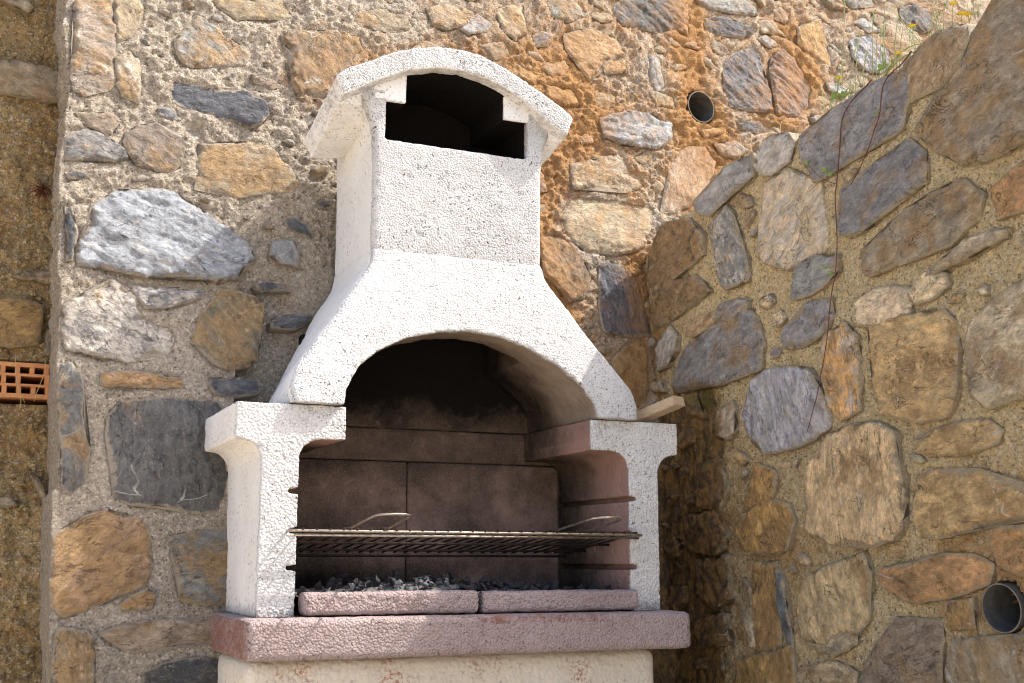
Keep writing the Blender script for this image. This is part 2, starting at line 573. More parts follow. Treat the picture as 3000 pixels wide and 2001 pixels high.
BACK_STONES = [
('layer',-0.19,'-951,1568 -890,1592 -853,1601 -847,1535 -840,1469 -841,1415 -833,1354 -855,1332 -907,1304 -938,1315 -946,1379 -941,1446 -948,1510'),
('layer',-1.02,'-838,1429 -806,1463 -779,1437 -773,1376 -775,1313 -816,1323 -831,1355'),
('tan',-1.20,'-850,1602 -776,1621 -778,1560 -800,1500 -836,1478'),
('greyochre',-0.71,'-629,1606 -584,1583 -524,1555 -475,1523 -492,1482 -577,1463 -640,1447 -669,1461 -682,1482 -687,1517 -671,1535 -647,1568'),
('tan',0.05,'-591,1667 -388,1718 -356,1672 -383,1655 -512,1624 -560,1642 -582,1655'),
('brown',-0.80,'-387,1603 -315,1635 -221,1652 -149,1656 -135,1614 -198,1546 -245,1433 -287,1449 -337,1420 -355,1454 -364,1509 -346,1566 -383,1568'),
('slate',-0.07,'-687,1394 -626,1398 -567,1387 -500,1405 -430,1382 -421,1347 -446,1314 -472,1295 -540,1310 -616,1318 -669,1330 -686,1349'),
('greydark',-0.23,'-946,1186 -910,1218 -872,1208 -841,1192 -798,1170 -789,1146 -823,1135 -876,1131 -913,1124 -946,1123 -951,1151'),
('brownblue',-0.63,'-800,1225 -762,1250 -711,1259 -683,1238 -646,1232 -656,1173 -675,1135 -715,1128 -777,1135 -794,1162 -807,1194'),
('dark',-0.03,'-944,1086 -919,1094 -882,1092 -896,1077 -936,1071'),
('tan',-0.21,'-927,1255 -837,1273 -821,1252 -842,1213 -873,1216 -903,1228'),
('tanochre',0.02,'-609,1225 -572,1227 -539,1229 -505,1248 -446,1257 -402,1239 -362,1201 -329,1156 -358,1124 -444,1111 -503,1088 -553,1098 -618,1092 -615,1136 -608,1177'),
('silver',-0.35,'-873,1013 -816,1057 -740,1076 -672,1074 -614,1040 -531,990 -484,960 -453,920 -483,898 -505,859 -563,840 -643,849 -741,831 -828,844 -906,846 -904,904 -875,954'),
('slate',-1.36,'-942,997 -924,993 -910,926 -917,856 -932,854'),
('mottle',-0.47,'-881,776 -831,794 -817,818 -798,806 -793,782 -767,781 -754,726 -716,714 -674,710 -657,684 -664,647 -682,629 -713,647 -761,615 -775,608 -823,618 -873,621 -920,629 -930,682 -929,736 -912,757'),
('streak',0.02,'-780,812 -734,809 -681,807 -626,813 -587,826 -594,792 -641,774 -698,754 -736,752 -756,778 -772,797'),
('brownmot',-1.02,'-551,822 -510,824 -465,814 -427,789 -435,729 -442,645 -470,622 -526,608 -562,627 -583,650 -618,675 -612,712 -589,755 -562,795'),
('orange',-0.00,'-835,574 -800,583 -748,585 -692,583 -635,578 -638,554 -680,549 -747,548 -809,542 -834,546'),
('slate',0.00,'-565,581 -526,586 -470,588 -441,584 -437,552 -493,540 -549,540 -565,555'),
('darkgrey',-1.45,'-777,512 -655,522 -545,525 -521,483 -525,393 -513,338 -526,272 -539,245 -604,243 -678,258 -751,256 -790,276 -790,339 -814,423 -811,477'),
('bluebrown',-1.27,'-931,588 -903,596 -876,549 -876,441 -853,400 -859,306 -887,284 -911,283 -920,418 -931,523'),
('slate',0.43,'-406,749 -373,771 -321,774 -287,780 -313,749 -347,733 -402,732'),
('grey',-0.63,'-404,977 -357,985 -335,955 -335,911 -378,919 -412,936'),
('slate',-0.25,'-453,845 -416,858 -377,845 -356,839 -403,834 -445,831'),
('orange',0.51,'-923,179 -890,204 -854,226 -810,244 -770,231 -727,220 -708,199 -694,112 -707,69 -749,52 -776,42 -823,21 -880,-5 -896,-1 -919,23 -922,78 -920,126'),
('greyochre',-0.09,'-660,177 -612,189 -564,199 -514,194 -487,179 -484,15 -571,17 -615,28 -630,39 -635,94 -651,137'),
('brownmot',-1.35,'-905,-32 -878,-29 -841,-40 -820,-61 -819,-152 -816,-213 -903,-208 -910,-92'),
('tan',-0.11,'-814,-41 -760,-22 -690,-16 -544,-16 -513,-35 -513,-71 -616,-71 -687,-79 -729,-88 -757,-80 -786,-59'),
('dark',0.12,'-706,-134 -651,-115 -600,-107 -523,-106 -503,-167 -502,-213 -700,-202'),
('orange',0.25,'-778,14 -745,38 -706,57 -684,40 -691,12 -740,9'),
('tanochre',-0.33,'79,1804 164,1841 239,1833 260,1811 183,1765 140,1745 98,1751'),
('grey',-0.33,'183,1760 250,1824 303,1805 285,1774 219,1747'),
('tanochre',-0.55,'317,1863 420,1905 426,1801 384,1764 347,1793'),
('tan',0.06,'-173,1727 -79,1765 6,1760 31,1724 -56,1693 -144,1688'),
('greyochre',-0.31,'515,1945 635,1975 661,1919 593,1880 534,1888'),
('slate',-0.52,'798,2016 1091,2090 1078,1966 1024,1953 969,1928 892,1928 822,1923 787,1961'),
('orange',-0.32,'572,1830 689,1880 779,1861 812,1805 717,1767 708,1737 662,1677 618,1734 580,1776'),
('orange',0.06,'719,1762 810,1788 813,1743 725,1718'),
('silver',-0.00,'694,1551 762,1581 850,1604 937,1592 994,1592 982,1539 926,1479 845,1475 778,1474 707,1489'),
('layer',0.01,'570,1368 652,1393 750,1431 767,1413 745,1371 841,1360 863,1337 770,1306 646,1302 575,1281 567,1331'),
('tan',0.02,'576,1261 732,1273 887,1267 858,1180 812,1109 717,1081 613,1077 541,1124 520,1178'),
('tan',-1.57,'971,1435 1033,1508 1124,1529 1164,1477 1146,1416 1081,1334 1032,1294 964,1260 916,1258 941,1350'),
('brown',-1.01,'432,1096 499,1118 555,1100 590,1053 610,990 581,923 532,905 489,955 444,979'),
('slate',-1.34,'644,971 657,1045 683,1054 732,1047 768,1026 794,985 801,928 829,866 830,830 770,814 705,818 648,823 642,893'),
('ochre',-1.34,'673,728 718,777 761,799 802,799 810,750 805,697 807,627 767,587 717,621'),
('grey',-1.47,'915,1834 959,1820 969,1730 933,1688 907,1751'),
('tan',-1.24,'908,1694 997,1690 1006,1646 929,1642'),
('ochre',-0.14,'391,1679 469,1658 450,1622 394,1631'),
('tanochre',-0.24,'490,1630 588,1629 619,1580 555,1568 493,1588'),
('tan',-0.34,'256,1718 339,1748 365,1711 308,1677'),
('grey',0.17,'1146,2104 1370,2160 1417,2134 1428,2105 1297,2085 1192,2078'),
('slate',-0.09,'1173,2031 1252,2062 1378,2055 1396,2022 1342,1991 1236,1985 1182,1990'),
('slate',-0.63,'1244,1871 1299,1926 1388,1964 1420,1934 1427,1874 1446,1805 1442,1719 1348,1704 1259,1707 1237,1786'),
('slate',-0.50,'1475,1940 1530,1990 1584,1958 1662,1874 1634,1788 1566,1722 1463,1717 1465,1809 1456,1881'),
('ochre',-1.27,'1620,2100 1737,2167 1768,2063 1777,1975 1681,1999 1617,2029'),
('silver',-1.00,'1885,2110 1990,2154 2080,2108 2094,2044 2028,1997 1930,1995 1890,2039'),
('slate',-0.71,'2205,2328 2282,2368 2368,2361 2377,2272 2310,2242 2211,2267'),
('grey',0.10,'1924,2198 1987,2234 2079,2195 2001,2173'),
('slate',0.11,'1279,1646 1372,1670 1418,1643 1366,1621 1290,1625'),
('ochre',0.25,'1104,1584 1200,1617 1211,1593 1127,1560'),
('grey',-0.05,'1165,1544 1256,1572 1322,1549 1248,1507 1188,1508'),
('tan',-1.00,'1515,2151 1555,2174 1588,2144 1568,2107 1517,2114'),
('brown',-1.27,'1766,2260 1847,2266 1907,2241 1809,2230'),
('slate',-0.51,'1081,2063 1117,2084 1089,1944 1051,1959'),
('grey',-0.24,'1853,2308 2026,2366 2066,2307 1926,2259'),
('tan',-1.00,'2479,2467 2629,2520 2659,2440 2514,2368'),
]
SIDE_STONES = [
('grey',2.98,'376,1192 271,1210 206,1237 113,1236 61,1238 62,1172 133,1165 194,1156 276,1127 341,1145'),
('mottle',2.75,'-5,1257 -93,1245 -115,1217 -95,1172 -27,1163 15,1171 35,1194 26,1231'),
('bluegrey',2.91,'-164,1222 -228,1225 -303,1245 -408,1255 -543,1262 -559,1207 -546,1167 -527,1125 -494,1113 -397,1110 -310,1098 -243,1086 -206,1089 -161,1173'),
('browngrey',2.45,'-559,1268 -601,1285 -671,1297 -731,1287 -750,1250 -709,1199 -660,1177 -622,1184 -567,1178 -565,1213'),
('blueochre',3.06,'-835,1306 -909,1300 -1084,1291 -1053,988 -878,977 -812,968 -734,975 -674,1012 -625,1049 -580,1100 -632,1129 -707,1181 -757,1223 -788,1273'),
('slatebrown',2.95,'-431,1054 -501,1070 -544,1082 -581,1052 -598,1010 -589,969 -518,957 -464,938 -381,911 -302,923 -292,945 -319,989 -311,1034 -379,1030'),
('creammot',2.48,'3,1137 -93,1144 -215,1074 -224,995 -234,934 -223,901 -160,893 -76,889 17,924 42,964 25,1046'),
('darkmot',-2.13,'286,1083 196,1120 167,1089 157,1031 134,1011 103,925 111,897 218,893 254,946 250,1003'),
('brown',2.93,'624,1107 548,1161 411,1142 328,1073 335,1017 412,998 509,977 605,961 639,1004'),
('brown',2.97,'605,946 505,968 381,958 335,922 296,901 385,883 510,856 602,845 621,886'),
('bluegrey',3.06,'259,845 187,844 113,836 125,810 189,800 264,806'),
('bluegrey',2.84,'422,757 274,781 162,802 115,802 85,781 49,706 69,634 183,629 282,623 380,633 496,625 526,655 486,710'),
('mottle',2.26,'599,778 525,828 482,793 490,754 542,718 601,710'),
('tan',3.00,'430,825 328,836 277,829 301,795 390,781 432,795'),
('bluegrey',2.99,'-108,874 -179,883 -275,869 -266,832 -216,807 -154,800 -84,802 -106,838'),
('bluegrey',2.73,'-59,725 -131,736 -152,768 -244,766 -240,716 -208,687 -126,673 -56,676 -47,702'),
('blueochre',2.98,'-371,861 -433,880 -506,908 -610,931 -705,943 -758,887 -734,848 -650,807 -556,806 -480,803 -402,795 -378,809 -374,835'),
('greytan',3.03,'-576,753 -625,777 -696,799 -767,808 -817,802 -811,784 -742,774 -694,772 -624,760 -580,747'),
('cream',3.08,'-345,739 -423,757 -515,741 -516,684 -417,680 -347,682'),
('cream',2.94,'-525,732 -576,757 -632,745 -639,719 -591,705 -542,702'),
('orangecream',-1.76,'-219,673 -296,689 -333,651 -332,565 -331,484 -257,468 -225,508 -212,582 -213,636'),
('tanlayer',-3.10,'-389,667 -469,675 -625,662 -654,628 -652,554 -645,478 -614,438 -525,438 -416,467 -399,516 -393,575'),
('greystreak',-1.99,'107,609 36,625 -58,617 -146,599 -180,548 -218,493 -203,449 -128,422 -45,413 49,413 123,460 156,514 131,566'),
('greytan',2.87,'-693,621 -748,650 -850,682 -950,682 -929,467 -829,458 -773,462 -746,438 -681,483 -709,545 -685,575'),
('tanlayer',3.10,'-526,393 -621,411 -722,414 -762,388 -747,361 -660,352 -560,353 -538,372'),
('brownorange',3.05,'-796,896 -873,923 -975,936 -966,844 -865,837 -803,834 -794,867'),
('tanbig',-1.63,'-218,421 -317,442 -397,437 -447,407 -451,352 -462,309 -460,198 -423,175 -354,163 -293,182 -229,165 -115,206 -140,260 -123,330 -165,374'),
('ochregrey',2.99,'-519,313 -585,315 -664,294 -700,304 -810,261 -907,250 -904,215 -805,209 -708,209 -664,198 -573,174 -507,179 -498,236'),
('brownorange',2.89,'-724,181 -759,186 -802,182 -883,195 -875,113 -795,101 -740,116 -727,150'),
('brownorange',3.03,'-371,105 -473,112 -569,132 -658,135 -711,113 -695,75 -607,55 -500,36 -418,50 -374,70'),
('creamtan',-1.91,'-103,73 -178,103 -248,118 -315,138 -339,90 -324,41 -326,-4 -280,-37 -225,-33 -177,-71 -88,-58 -66,-14'),
('greytan',-3.09,'-88,-65 -135,-74 -195,-52 -280,-44 -272,-69 -192,-95 -104,-86'),
('darkbrown',2.93,'-418,-10 -552,-8 -558,-49 -541,-135 -530,-210 -265,-239 -287,-157 -323,-104 -379,-56'),
('ochre',-1.73,'-592,32 -654,43 -650,-10 -583,-16'),
('ochre',-1.80,'100,377 25,355 14,323 37,288 157,261 147,305 117,333'),
('ochre',-2.07,'165,244 57,281 -28,265 -58,225 -21,157 39,145 156,154 190,192'),
('ochre',-1.63,'130,110 21,114 13,33 28,-87 116,-102 128,30'),
('slate',-1.80,'15,99 -9,72 -27,-42 -31,-78 -5,-77 11,14'),
('greytan',-1.82,'175,69 137,50 126,-97 150,-94 173,-12'),
('blueochre',-2.20,'-598,-47 -782,-27 -862,-17 -850,-146 -587,-172 -575,-111'),
('tan',3.11,'-51,-145 -190,-120 -267,-136 -262,-205 -46,-227'),
('ochre',-1.66,'210,-146 -24,-91 -30,-180 -24,-266 225,-294'),
('stain',-1.83,'387,397 283,402 242,319 283,270 377,282'),
('stain',-2.12,'461,250 307,258 249,193 297,143 440,157'),
('stain',-1.68,'393,117 252,134 243,27 321,0 390,32'),
('stain',-3.10,'418,-42 261,-23 250,-96 405,-118'),
]

# ------------------------------------------------------------------ stone walls
KIND = {  # base colour, ochre, pale, dark, how proud (m), bedding relief (m)
    'layer': ((.33, .27, .21), .45, .35, .15, .012, .006), 'tan': ((.33, .26, .18), .35, .18, .0, .008, .004),
    'greyochre': ((.235, .225, .20), .50, .15, .1, .010, .003), 'brown': ((.20, .145, .095), .45, .05, .30, .016, .006),
    'slate': ((.115, .118, .126), .05, .15, .25, .012, .006), 'greydark': ((.22, .21, .195), .25, .25, .40, .012, .005),
    'brownblue': ((.20, .165, .13), .30, .10, .35, .016, .004), 'dark': ((.085, .083, .085), .20, .20, .3, .010, .004),
    'tanochre': ((.35, .275, .18), .55, .25, .1, .010, .004), 'silver': ((.29, .30, .325), .10, .34, .25, .016, .008),
    'mottle': ((.31, .29, .265), .25, .62, .25, .014, .006), 'streak': ((.20, .205, .21), .20, .55, .30, .014, .006),
    'brownmot': ((.215, .18, .12), .55, .22, .20, .014, .004), 'orange': ((.42, .27, .15), .60, .15, .10, .010, .004),
    'darkgrey': ((.135, .132, .125), .12, .12, .05, .007, .003), 'bluebrown': ((.16, .155, .155), .40, .15, .35, .014, .005),
    'grey': ((.27, .27, .265), .20, .35, .15, .011, .005), 'ochre': ((.38, .25, .105), .60, .12, .08, .010, .005),
    'bluegrey': ((.205, .195, .185), .32, .22, .08, .012, .0035), 'browngrey': ((.27, .22, .155), .40, .35, .05, .012, .004),
    'blueochre': ((.235, .212, .18), .50, .18, .05, .013, .003), 'slatebrown': ((.17, .165, .16), .32, .22, .12, .016, .004),
    'creammot': ((.37, .31, .235), .25, .55, .05, .012, .005), 'darkmot': ((.20, .195, .19), .35, .50, .25, .012, .004),
    'greytan': ((.335, .295, .235), .38, .32, .05, .010, .003), 'cream': ((.46, .385, .28), .25, .35, .0, .010, .003),
    'orangecream': ((.48, .30, .135), .50, .48, .0, .012, .005), 'tanlayer': ((.395, .29, .165), .40, .20, .03, .012, .005),
    'greystreak': ((.27, .265, .265), .15, .42, .15, .012, .005), 'brownorange': ((.36, .225, .115), .45, .22, .05, .010, .004),
    'tanbig': ((.42, .325, .20), .35, .30, .02, .016, .003), 'ochregrey': ((.36, .265, .145), .50, .22, .10, .010, .003),
    'creamtan': ((.43, .345, .225), .35, .32, .03, .013, .003), 'darkbrown': ((.165, .135, .105), .32, .25, .25, .012, .006),
    'stain': ((.16, .10, .05), .40, .05, .45, .014, .006),
}


def back_stain(P):
    x, z = P[:, 0], P[:, 2]
    n = fbm(P, 0.22, 4, 0.55, 2)
    blob = lambda cx, cz, rx, rz, a: a * np.exp(-((x - cx) / rx) ** 2 - ((z - cz) / rz) ** 2)
    o = 0.30 * sstep(-0.1, 0.35, x) * sstep(0.55, 1.1, z) + 0.12 * sstep(1.25, 1.5, z) * sstep(-.6, -.1, x)
    o += blob(0.36, 1.05, .11, .26, .95) + blob(.05, 1.60, .40, .13, .45) + blob(-.25, 1.45, .16, .12, .35) + blob(.55, 1.62, .14, .2, .4) + blob(0.48, 0.88, .10, .10, .5) + blob(.62, 1.50, .16, .14, .3) + blob(.45, 1.33, .10, .12, .35)
    o += blob(1.12, 1.60, .13, .14, .6) + blob(1.05, 1.35, .12, .18, .3) + blob(1.1, 1.95, .08, .25, .55) + blob(1.6, 1.95, .14, .2, .4)
    o += blob(.80, .95, .07, .35, .6) + blob(.68, .66, .12, .20, .6) + blob(.2, 1.5, .15, .08, .25) + blob(1.45, 1.75, .1, .15, .3)
    o += blob(-.36, .80, .07, .16, .28) + blob(.35, 1.5, .1, .1, .25) + blob(-.55, 1.45, .2, .1, .12)
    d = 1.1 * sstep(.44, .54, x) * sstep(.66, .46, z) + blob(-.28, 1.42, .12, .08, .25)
    g = blob(.80, .66, .05, .12, .35)
    return np.clip(np.stack([o + .35 * n, d + .25 * n * (d > .05), g + .2 * n * (g > .05)], 1), 0, 1)


def side_stain(P):
    y, z = P[:, 1], P[:, 2]
    n = fbm(P, 0.16, 4, 0.6, 5)
    blob = lambda cy, cz, ry, rz, a: a * np.exp(-((y - cy) / ry) ** 2 - ((z - cz) / rz) ** 2)
    o = 0.06 + 0.20 * sstep(0.85, 0.15, z) + blob(.62, .85, .08, .35, .5) + blob(.05, .15, .2, .3, .2) + blob(-.7, .1, .3, .25, .3) + blob(.35, .3, .12, .4, .25)
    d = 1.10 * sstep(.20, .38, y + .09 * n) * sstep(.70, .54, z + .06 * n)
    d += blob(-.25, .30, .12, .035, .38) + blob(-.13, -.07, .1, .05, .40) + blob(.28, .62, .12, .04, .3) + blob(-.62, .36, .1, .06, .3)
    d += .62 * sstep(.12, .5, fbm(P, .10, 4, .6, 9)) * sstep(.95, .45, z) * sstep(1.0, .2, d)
    g = blob(.36, .585, .12, .04, .62) + blob(.34, .40, .03, .10, .5) + blob(.52, .66, .06, .10, .4) + blob(.30, .48, .05, .05, .35)
    return np.clip(np.stack([o + .3 * n, d + .2 * n * (d > .1), g + .2 * n * (g > .05)], 1), 0, 1)


class Wall:
    def __init__(self, kind):
        self.kind = kind
        if kind == 'back':
            self.n = np.array([.1, -1, .11]); self.n /= np.linalg.norm(self.n)
            self.e = np.array([1, .1, 0.]); self.e /= np.linalg.norm(self.e)
        else:
            self.n = np.array([-1., 0, 0])
            self.e = np.array([0, -1., 0])           # towards the camera = rightwards in the picture
        self.u = np.cross(self.n, self.e) * -1
        if self.u[2] < 0: self.u *= -1
        self.stones = []

    def point(self, a, z):
        a, z = np.asarray(a, float), np.asarray(z, float)
        if self.kind == 'back':
            return np.stack([a, .483 + .1 * a + .11 * z, z], -1)
        return np.stack([np.full_like(a, .83), a, z], -1)

    def stain(self, P):
        return back_stain(P) if self.kind == 'back' else side_stain(P)


def seg_dist(Q, poly):
    d = np.full(len(Q), 1e9)
    inside = np.zeros(len(Q), bool)
    n = len(poly)
    for i in range(n):
        a, b = poly[i], poly[(i + 1) % n]
        ab = b - a
        t = np.clip(((Q - a) @ ab) / max(ab @ ab, 1e-12), 0, 1)
        d = np.minimum(d, np.hypot(*(Q - a - t[:, None] * ab).T))
        if a[1] != b[1]:
            c = (a[1] > Q[:, 1]) != (b[1] > Q[:, 1])
            xs = (b[0] - a[0]) * (Q[:, 1] - a[1]) / (b[1] - a[1]) + a[0]
            inside ^= c & (Q[:, 0] < xs)
    return d, inside


def densify(poly, step, amp, seed):
    out = []
    n = len(poly)
    for i in range(n):
        a, b = poly[i], poly[(i + 1) % n]
        k = max(1, int(round(np.linalg.norm(b - a) / step)))
        for j in range(k):
            out.append(a + (b - a) * j / k)
    P = np.array(out)
    Q = np.concatenate([P, np.full((len(P), 1), seed)], 1)
    dx = fbm(Q, .028, 4, .7, seed)
    dy = fbm(Q + 31.7, .028, 4, .7, seed)
    return P + amp * np.stack([dx, dy], 1)


def build_stone(wall, parent, idx, kind, theta, poly, mortar_tint, grow=0.0):
    col, och, pale, dark, proud, relief = KIND[kind]
    rnd = random.Random(idx * 13 + (0 if wall.kind == 'back' else 5000))
    rng = np.random.default_rng(idx + 900)
    W = np.array([wall.point(a, z) for a, z in poly])
    c = W.mean(0)
    # local frame: X along the bedding, Z out of the wall
    W2 = np.stack([(W - c) @ wall.e, (W - c) @ wall.u], 1)
    sgn = 1 if wall.kind == 'back' else -1
    th = math.atan2(math.sin(theta), math.cos(theta) * sgn)
    X = wall.e * math.cos(th) + wall.u * math.sin(th)
    Y = np.cross(wall.n, X)
    L = np.stack([(W - c) @ X, (W - c) @ Y], 1)
    if grow:
        L += L / np.linalg.norm(L, axis=1)[:, None] * grow
    if 0.5 * np.sum(L[:, 0] * np.roll(L[:, 1], -1) - np.roll(L[:, 0], -1) * L[:, 1]) < 0:
        L = L[::-1]
    span = np.ptp(L, 0)
    step = 0.0055 if span.max() < .3 else 0.0065
    O = densify(L, step, min(.009, .07 * span.min()), idx + 1.0)
    gx, gy = np.meshgrid(np.arange(O[:, 0].min(), O[:, 0].max(), step), np.arange(O[:, 1].min(), O[:, 1].max(), step))
    G = np.stack([gx.ravel(), gy.ravel()], 1) + rng.uniform(-.33, .33, (gx.size, 2)) * step
    d, ins = seg_dist(G, O)
    G = G[ins & (d > step * .55)]
    n0 = len(O)
    allp = [Vector((float(a), float(b))) for a, b in O] + [Vector((float(a), float(b))) for a, b in G]
    vv, ee, ff, ov, oe, of = delaunay_2d_cdt(allp, [], [list(range(n0))], 1, 1e-6, True)
    Q = np.array([tuple(v) for v in vv])
    d, _ = seg_dist(Q, O)
    rim = np.array([any(k < n0 for k in ids) for ids in ov])
    d[rim] = 0
    P3 = np.concatenate([Q, np.full((len(Q), 1), idx * 3.7)], 1)
    # split face: a few intersecting cleavage planes, bedding ledges along X, chips at the rim
    h = np.full(len(Q), 9.0)
    for _ in range(rnd.randint(3, 5)):
        s = rng.normal(0, .055 if wall.kind == 'back' else .035, 2)
        h = np.minimum(h, rnd.uniform(0, .006) + (Q - rng.uniform(-.3, .3, 2) * span) @ s)
    h = h - np.median(h)
    lay = kind in ('layer', 'tanlayer', 'streak', 'slate', 'silver', 'greystreak', 'slatebrown', 'darkbrown', 'bluebrown')
    A = P3 * (np.array([.42, 1.9, 1]) if lay else np.array([.8, 1.2, 1]))
    A = A + .012 * np.stack([fbm(P3, .04, 3, .5, 5.5), fbm(P3, .04, 3, .5, 6.5), 0 * d], 1)
    b = fbm(A, .075, 5, .62, idx * .37)
    fr_ = b * 7 - np.floor(b * 7)
    led = (np.floor(b * 7) + sstep(.0, .3, fr_)) / 7          # flaked plateaus with abrupt edges
    b2 = fbm(A + 3.3, .028, 3, .6, idx * .21)
    fr2 = b2 * 4 - np.floor(b2 * 4)
    led2 = (np.floor(b2 * 4) + sstep(0, .35, fr2)) / 4
    h += relief * (1.9 * led + .65 * led2) + .0035 * fbm(P3, .05, 4, .6, idx * .11) + .002 * fbm(P3, .014, 3, .6, idx * .7)
    h = proud * rnd.uniform(.75, 1.3) + np.clip(h, -.014, .018)
    lip = -.003 + .008 * fbm(P3, .05, 3, .6, idx * .9)
    if 600 <= idx < 900:
        h = h * .7
    chip = sstep(.02, .30, fbm(P3, .045, 3, .6, idx * 1.3))          # where the arris has broken away or mortar laps over it
    f = 1 - chip * np.exp(-d / rnd.uniform(.003, .007)) - (1 - chip) * .30 * np.exp(-d / .0012)
    h = lip * (1 - f) + h * f
    V = [(q[0], q[1], hh) for q, hh in zip(Q, h)]
    F = [tuple(x) for x in ff]
    # skirt down into the mortar
    ring = [None] * n0
    for i, ids in enumerate(ov):
        for k in ids:
            if k < n0 and ring[k] is None:
                ring[k] = i
    ring = [r for r in ring if r is not None]
    off = len(V)
    m_ = len(ring)
    for r in ring:
        V.append((Q[r, 0], Q[r, 1], float(h[r])))
    for r in ring:
        V.append((Q[r, 0] * 1.012, Q[r, 1] * 1.012, -.035))
    for i in range(m_):
        j = (i + 1) % m_
        if ring[i] != ring[j]:
            F.append((off + i, off + m_ + i, off + m_ + j, off + j))
    m = mesh_from("stone", V, F)
    Mx = Matrix(((X[0], Y[0], wall.n[0], c[0]), (X[1], Y[1], wall.n[1], c[1]), (X[2], Y[2], wall.n[2], c[2]), (0, 0, 0, 1)))
    VW = np.array(V) @ np.stack([X, Y, wall.n]) + c
    point_attr(m, "stain", wall.stain(VW) * np.array([.72 if wall.kind == 'back' else .45, .55 if wall.kind == 'side' and c[1] < .15 else 1, 1]))
    point_attr(m, "rim", np.concatenate([1 - np.clip(d / (.034 if 600 <= idx < 900 else .022), 0, 1), np.ones(len(V) - len(Q))]))
    o = link("stone", m, M_STONE)
    o.parent = parent
    o.matrix_world = Mx
    j = rnd.uniform(.86, 1.16) * (1.55 if wall.kind == 'side' else 1.04)
    if wall.kind == 'side' and kind not in ('bluegrey', 'slate', 'greystreak', 'slatebrown', 'darkmot', 'grey', 'mottle'):
        col = (col[0] * 1.05, col[1] * .98, col[2] * .84)
    o.color = (col[0] * j, col[1] * j * rnd.uniform(.97, 1.03), col[2] * j * rnd.uniform(.94, 1.06), 1)
    o["ochre"], o["pale"], o["dark"] = och, pale, dark
    o["mortar_tint"] = mortar_tint
    # outline back in wall (a, z) coordinates, for bedding the mortar
    OW = np.concatenate([O, np.zeros((n0, 1))], 1) @ np.stack([X, Y, wall.n]) + c
    wall.stones.append(OW[:, [0, 2]] if wall.kind == 'back' else OW[:, [1, 2]])
    return o


def parse(s):
    return np.array([[float(v) / 1000 for v in p.split(',')] for p in s.split()])


def bed(wall, AZ, h):
    """sink the mortar under every stone and let it lap unevenly against the rims"""
    for O in wall.stones:
        lo, hi = O.min(0) - .03, O.max(0) + .03
        k = np.where((AZ[:, 0] > lo[0]) & (AZ[:, 0] < hi[0]) & (AZ[:, 1] > lo[1]) & (AZ[:, 1] < hi[1]))[0]
        if not len(k): continue
        d, ins = seg_dist(AZ[k], O)
        hin = np.minimum(h[k], .004) - .05 * sstep(.002, .014, d)
        groove = sstep(.010, .0, d) * .0065 * sstep(-.1, .35, fbm(np.c_[AZ[k], np.zeros(len(k))], .05, 3, .6, 8))
        h[k] = np.where(ins, hin, h[k] * (1 - .55 * np.exp(-d / .012)) - groove)
    return h


def fill(wall, parent, n, a0, a1, z0, z1, smin, smax, kinds, start, tint, seed, ok=lambda a, z: True, gap=.010):
    rg_ = random.Random(seed)
    k = 0
    for _ in range(n):
        a, z, s = rg_.uniform(a0, a1), rg_.uniform(z0, z1), smin + (smax - smin) * rg_.random() ** 2
        if not ok(a, z): continue
        q = rg_.uniform(-.5, .5); asp = rg_.uniform(.38, .75); m_ = rg_.randint(4, 6)
        poly = []
        for i in range(m_):
            t = 2 * math.pi * (i + rg_.uniform(-.3, .3)) / m_
            rr = s * rg_.uniform(.8, 1.25)
            x_, y_ = rr * math.cos(t), rr * asp * math.sin(t)
            poly.append((a + x_ * math.cos(q) - y_ * math.sin(q), z + x_ * math.sin(q) + y_ * math.cos(q)))
        poly = np.array(poly)
        S = np.concatenate([poly, (poly + np.roll(poly, 1, 0)) / 2, [[a, z]]])
        bad = False
        for O in wall.stones:
            if O[:, 0].min() > a + 1.3 * s or O[:, 0].max() < a - 1.3 * s or O[:, 1].min() > z + 1.3 * s or O[:, 1].max() < z - 1.3 * s: continue
            d, ins = seg_dist(S, O)
            if ins.any() or d.min() < gap: bad = True; break
            d2, ins2 = seg_dist(O[::4], poly)
            if ins2.any(): bad = True; break
        if bad: continue
        build_stone(wall, parent, start + k, rg_.choice(kinds), q + rg_.uniform(-.3, .3), poly, tint)
        k += 1
    return k


# ---- back wall
back = Wall('back')
back_root = empty("stone_wall", (0.0, 0.40, -0.95))
tag(back_root, "tall rubble stone wall with thick pale mortar standing behind the barbecue", "wall")
for i, (k, th, s) in enumerate(BACK_STONES):
    build_stone(back, back_root, i, k, th, parse(s), (.43, .365, .285), .003)

notbbq = lambda a, z: not (-.62 < a < .30 and z < 1.0) and not (-.25 < a < .30 and z < 1.4)
nn1 = fill(back, back_root, 1500, -.15, 2.1, .75, 2.4, .030, .15, ['tan', 'tanochre', 'layer', 'grey', 'greyochre', 'layer', 'tan', 'greydark', 'tanochre', 'greyochre', 'silver'], 600, (.43, .33, .22), 3, lambda a, z: notbbq(a, z) and (a < .85 or z > 1.15) and math.hypot(a - 1.122, z - 1.677) > .15, .005)
nn2 = fill(back, back_root, 260, -.88, -.15, .85, 1.7, .014, .045, ['grey', 'tan', 'brown', 'slate'], 900, (.41, .345, .265), 4, notbbq, .015)
nn3 = fill(back, back_root, 90, -.86, -.55, -.15, .85, .008, .02, ['slate', 'tan', 'grey'], 1000, (.41, .345, .265), 6, notbbq, .02)
EDGE = parse('-976,1571 -945,1302 -958,1092 -947,965 -949,839 -940,796 -938,580 -919,293 -933,284 -928,158 -922,-19 -909,-147')[::-1]
edge_x = lambda z: np.interp(z, EDGE[:, 1], EDGE[:, 0])


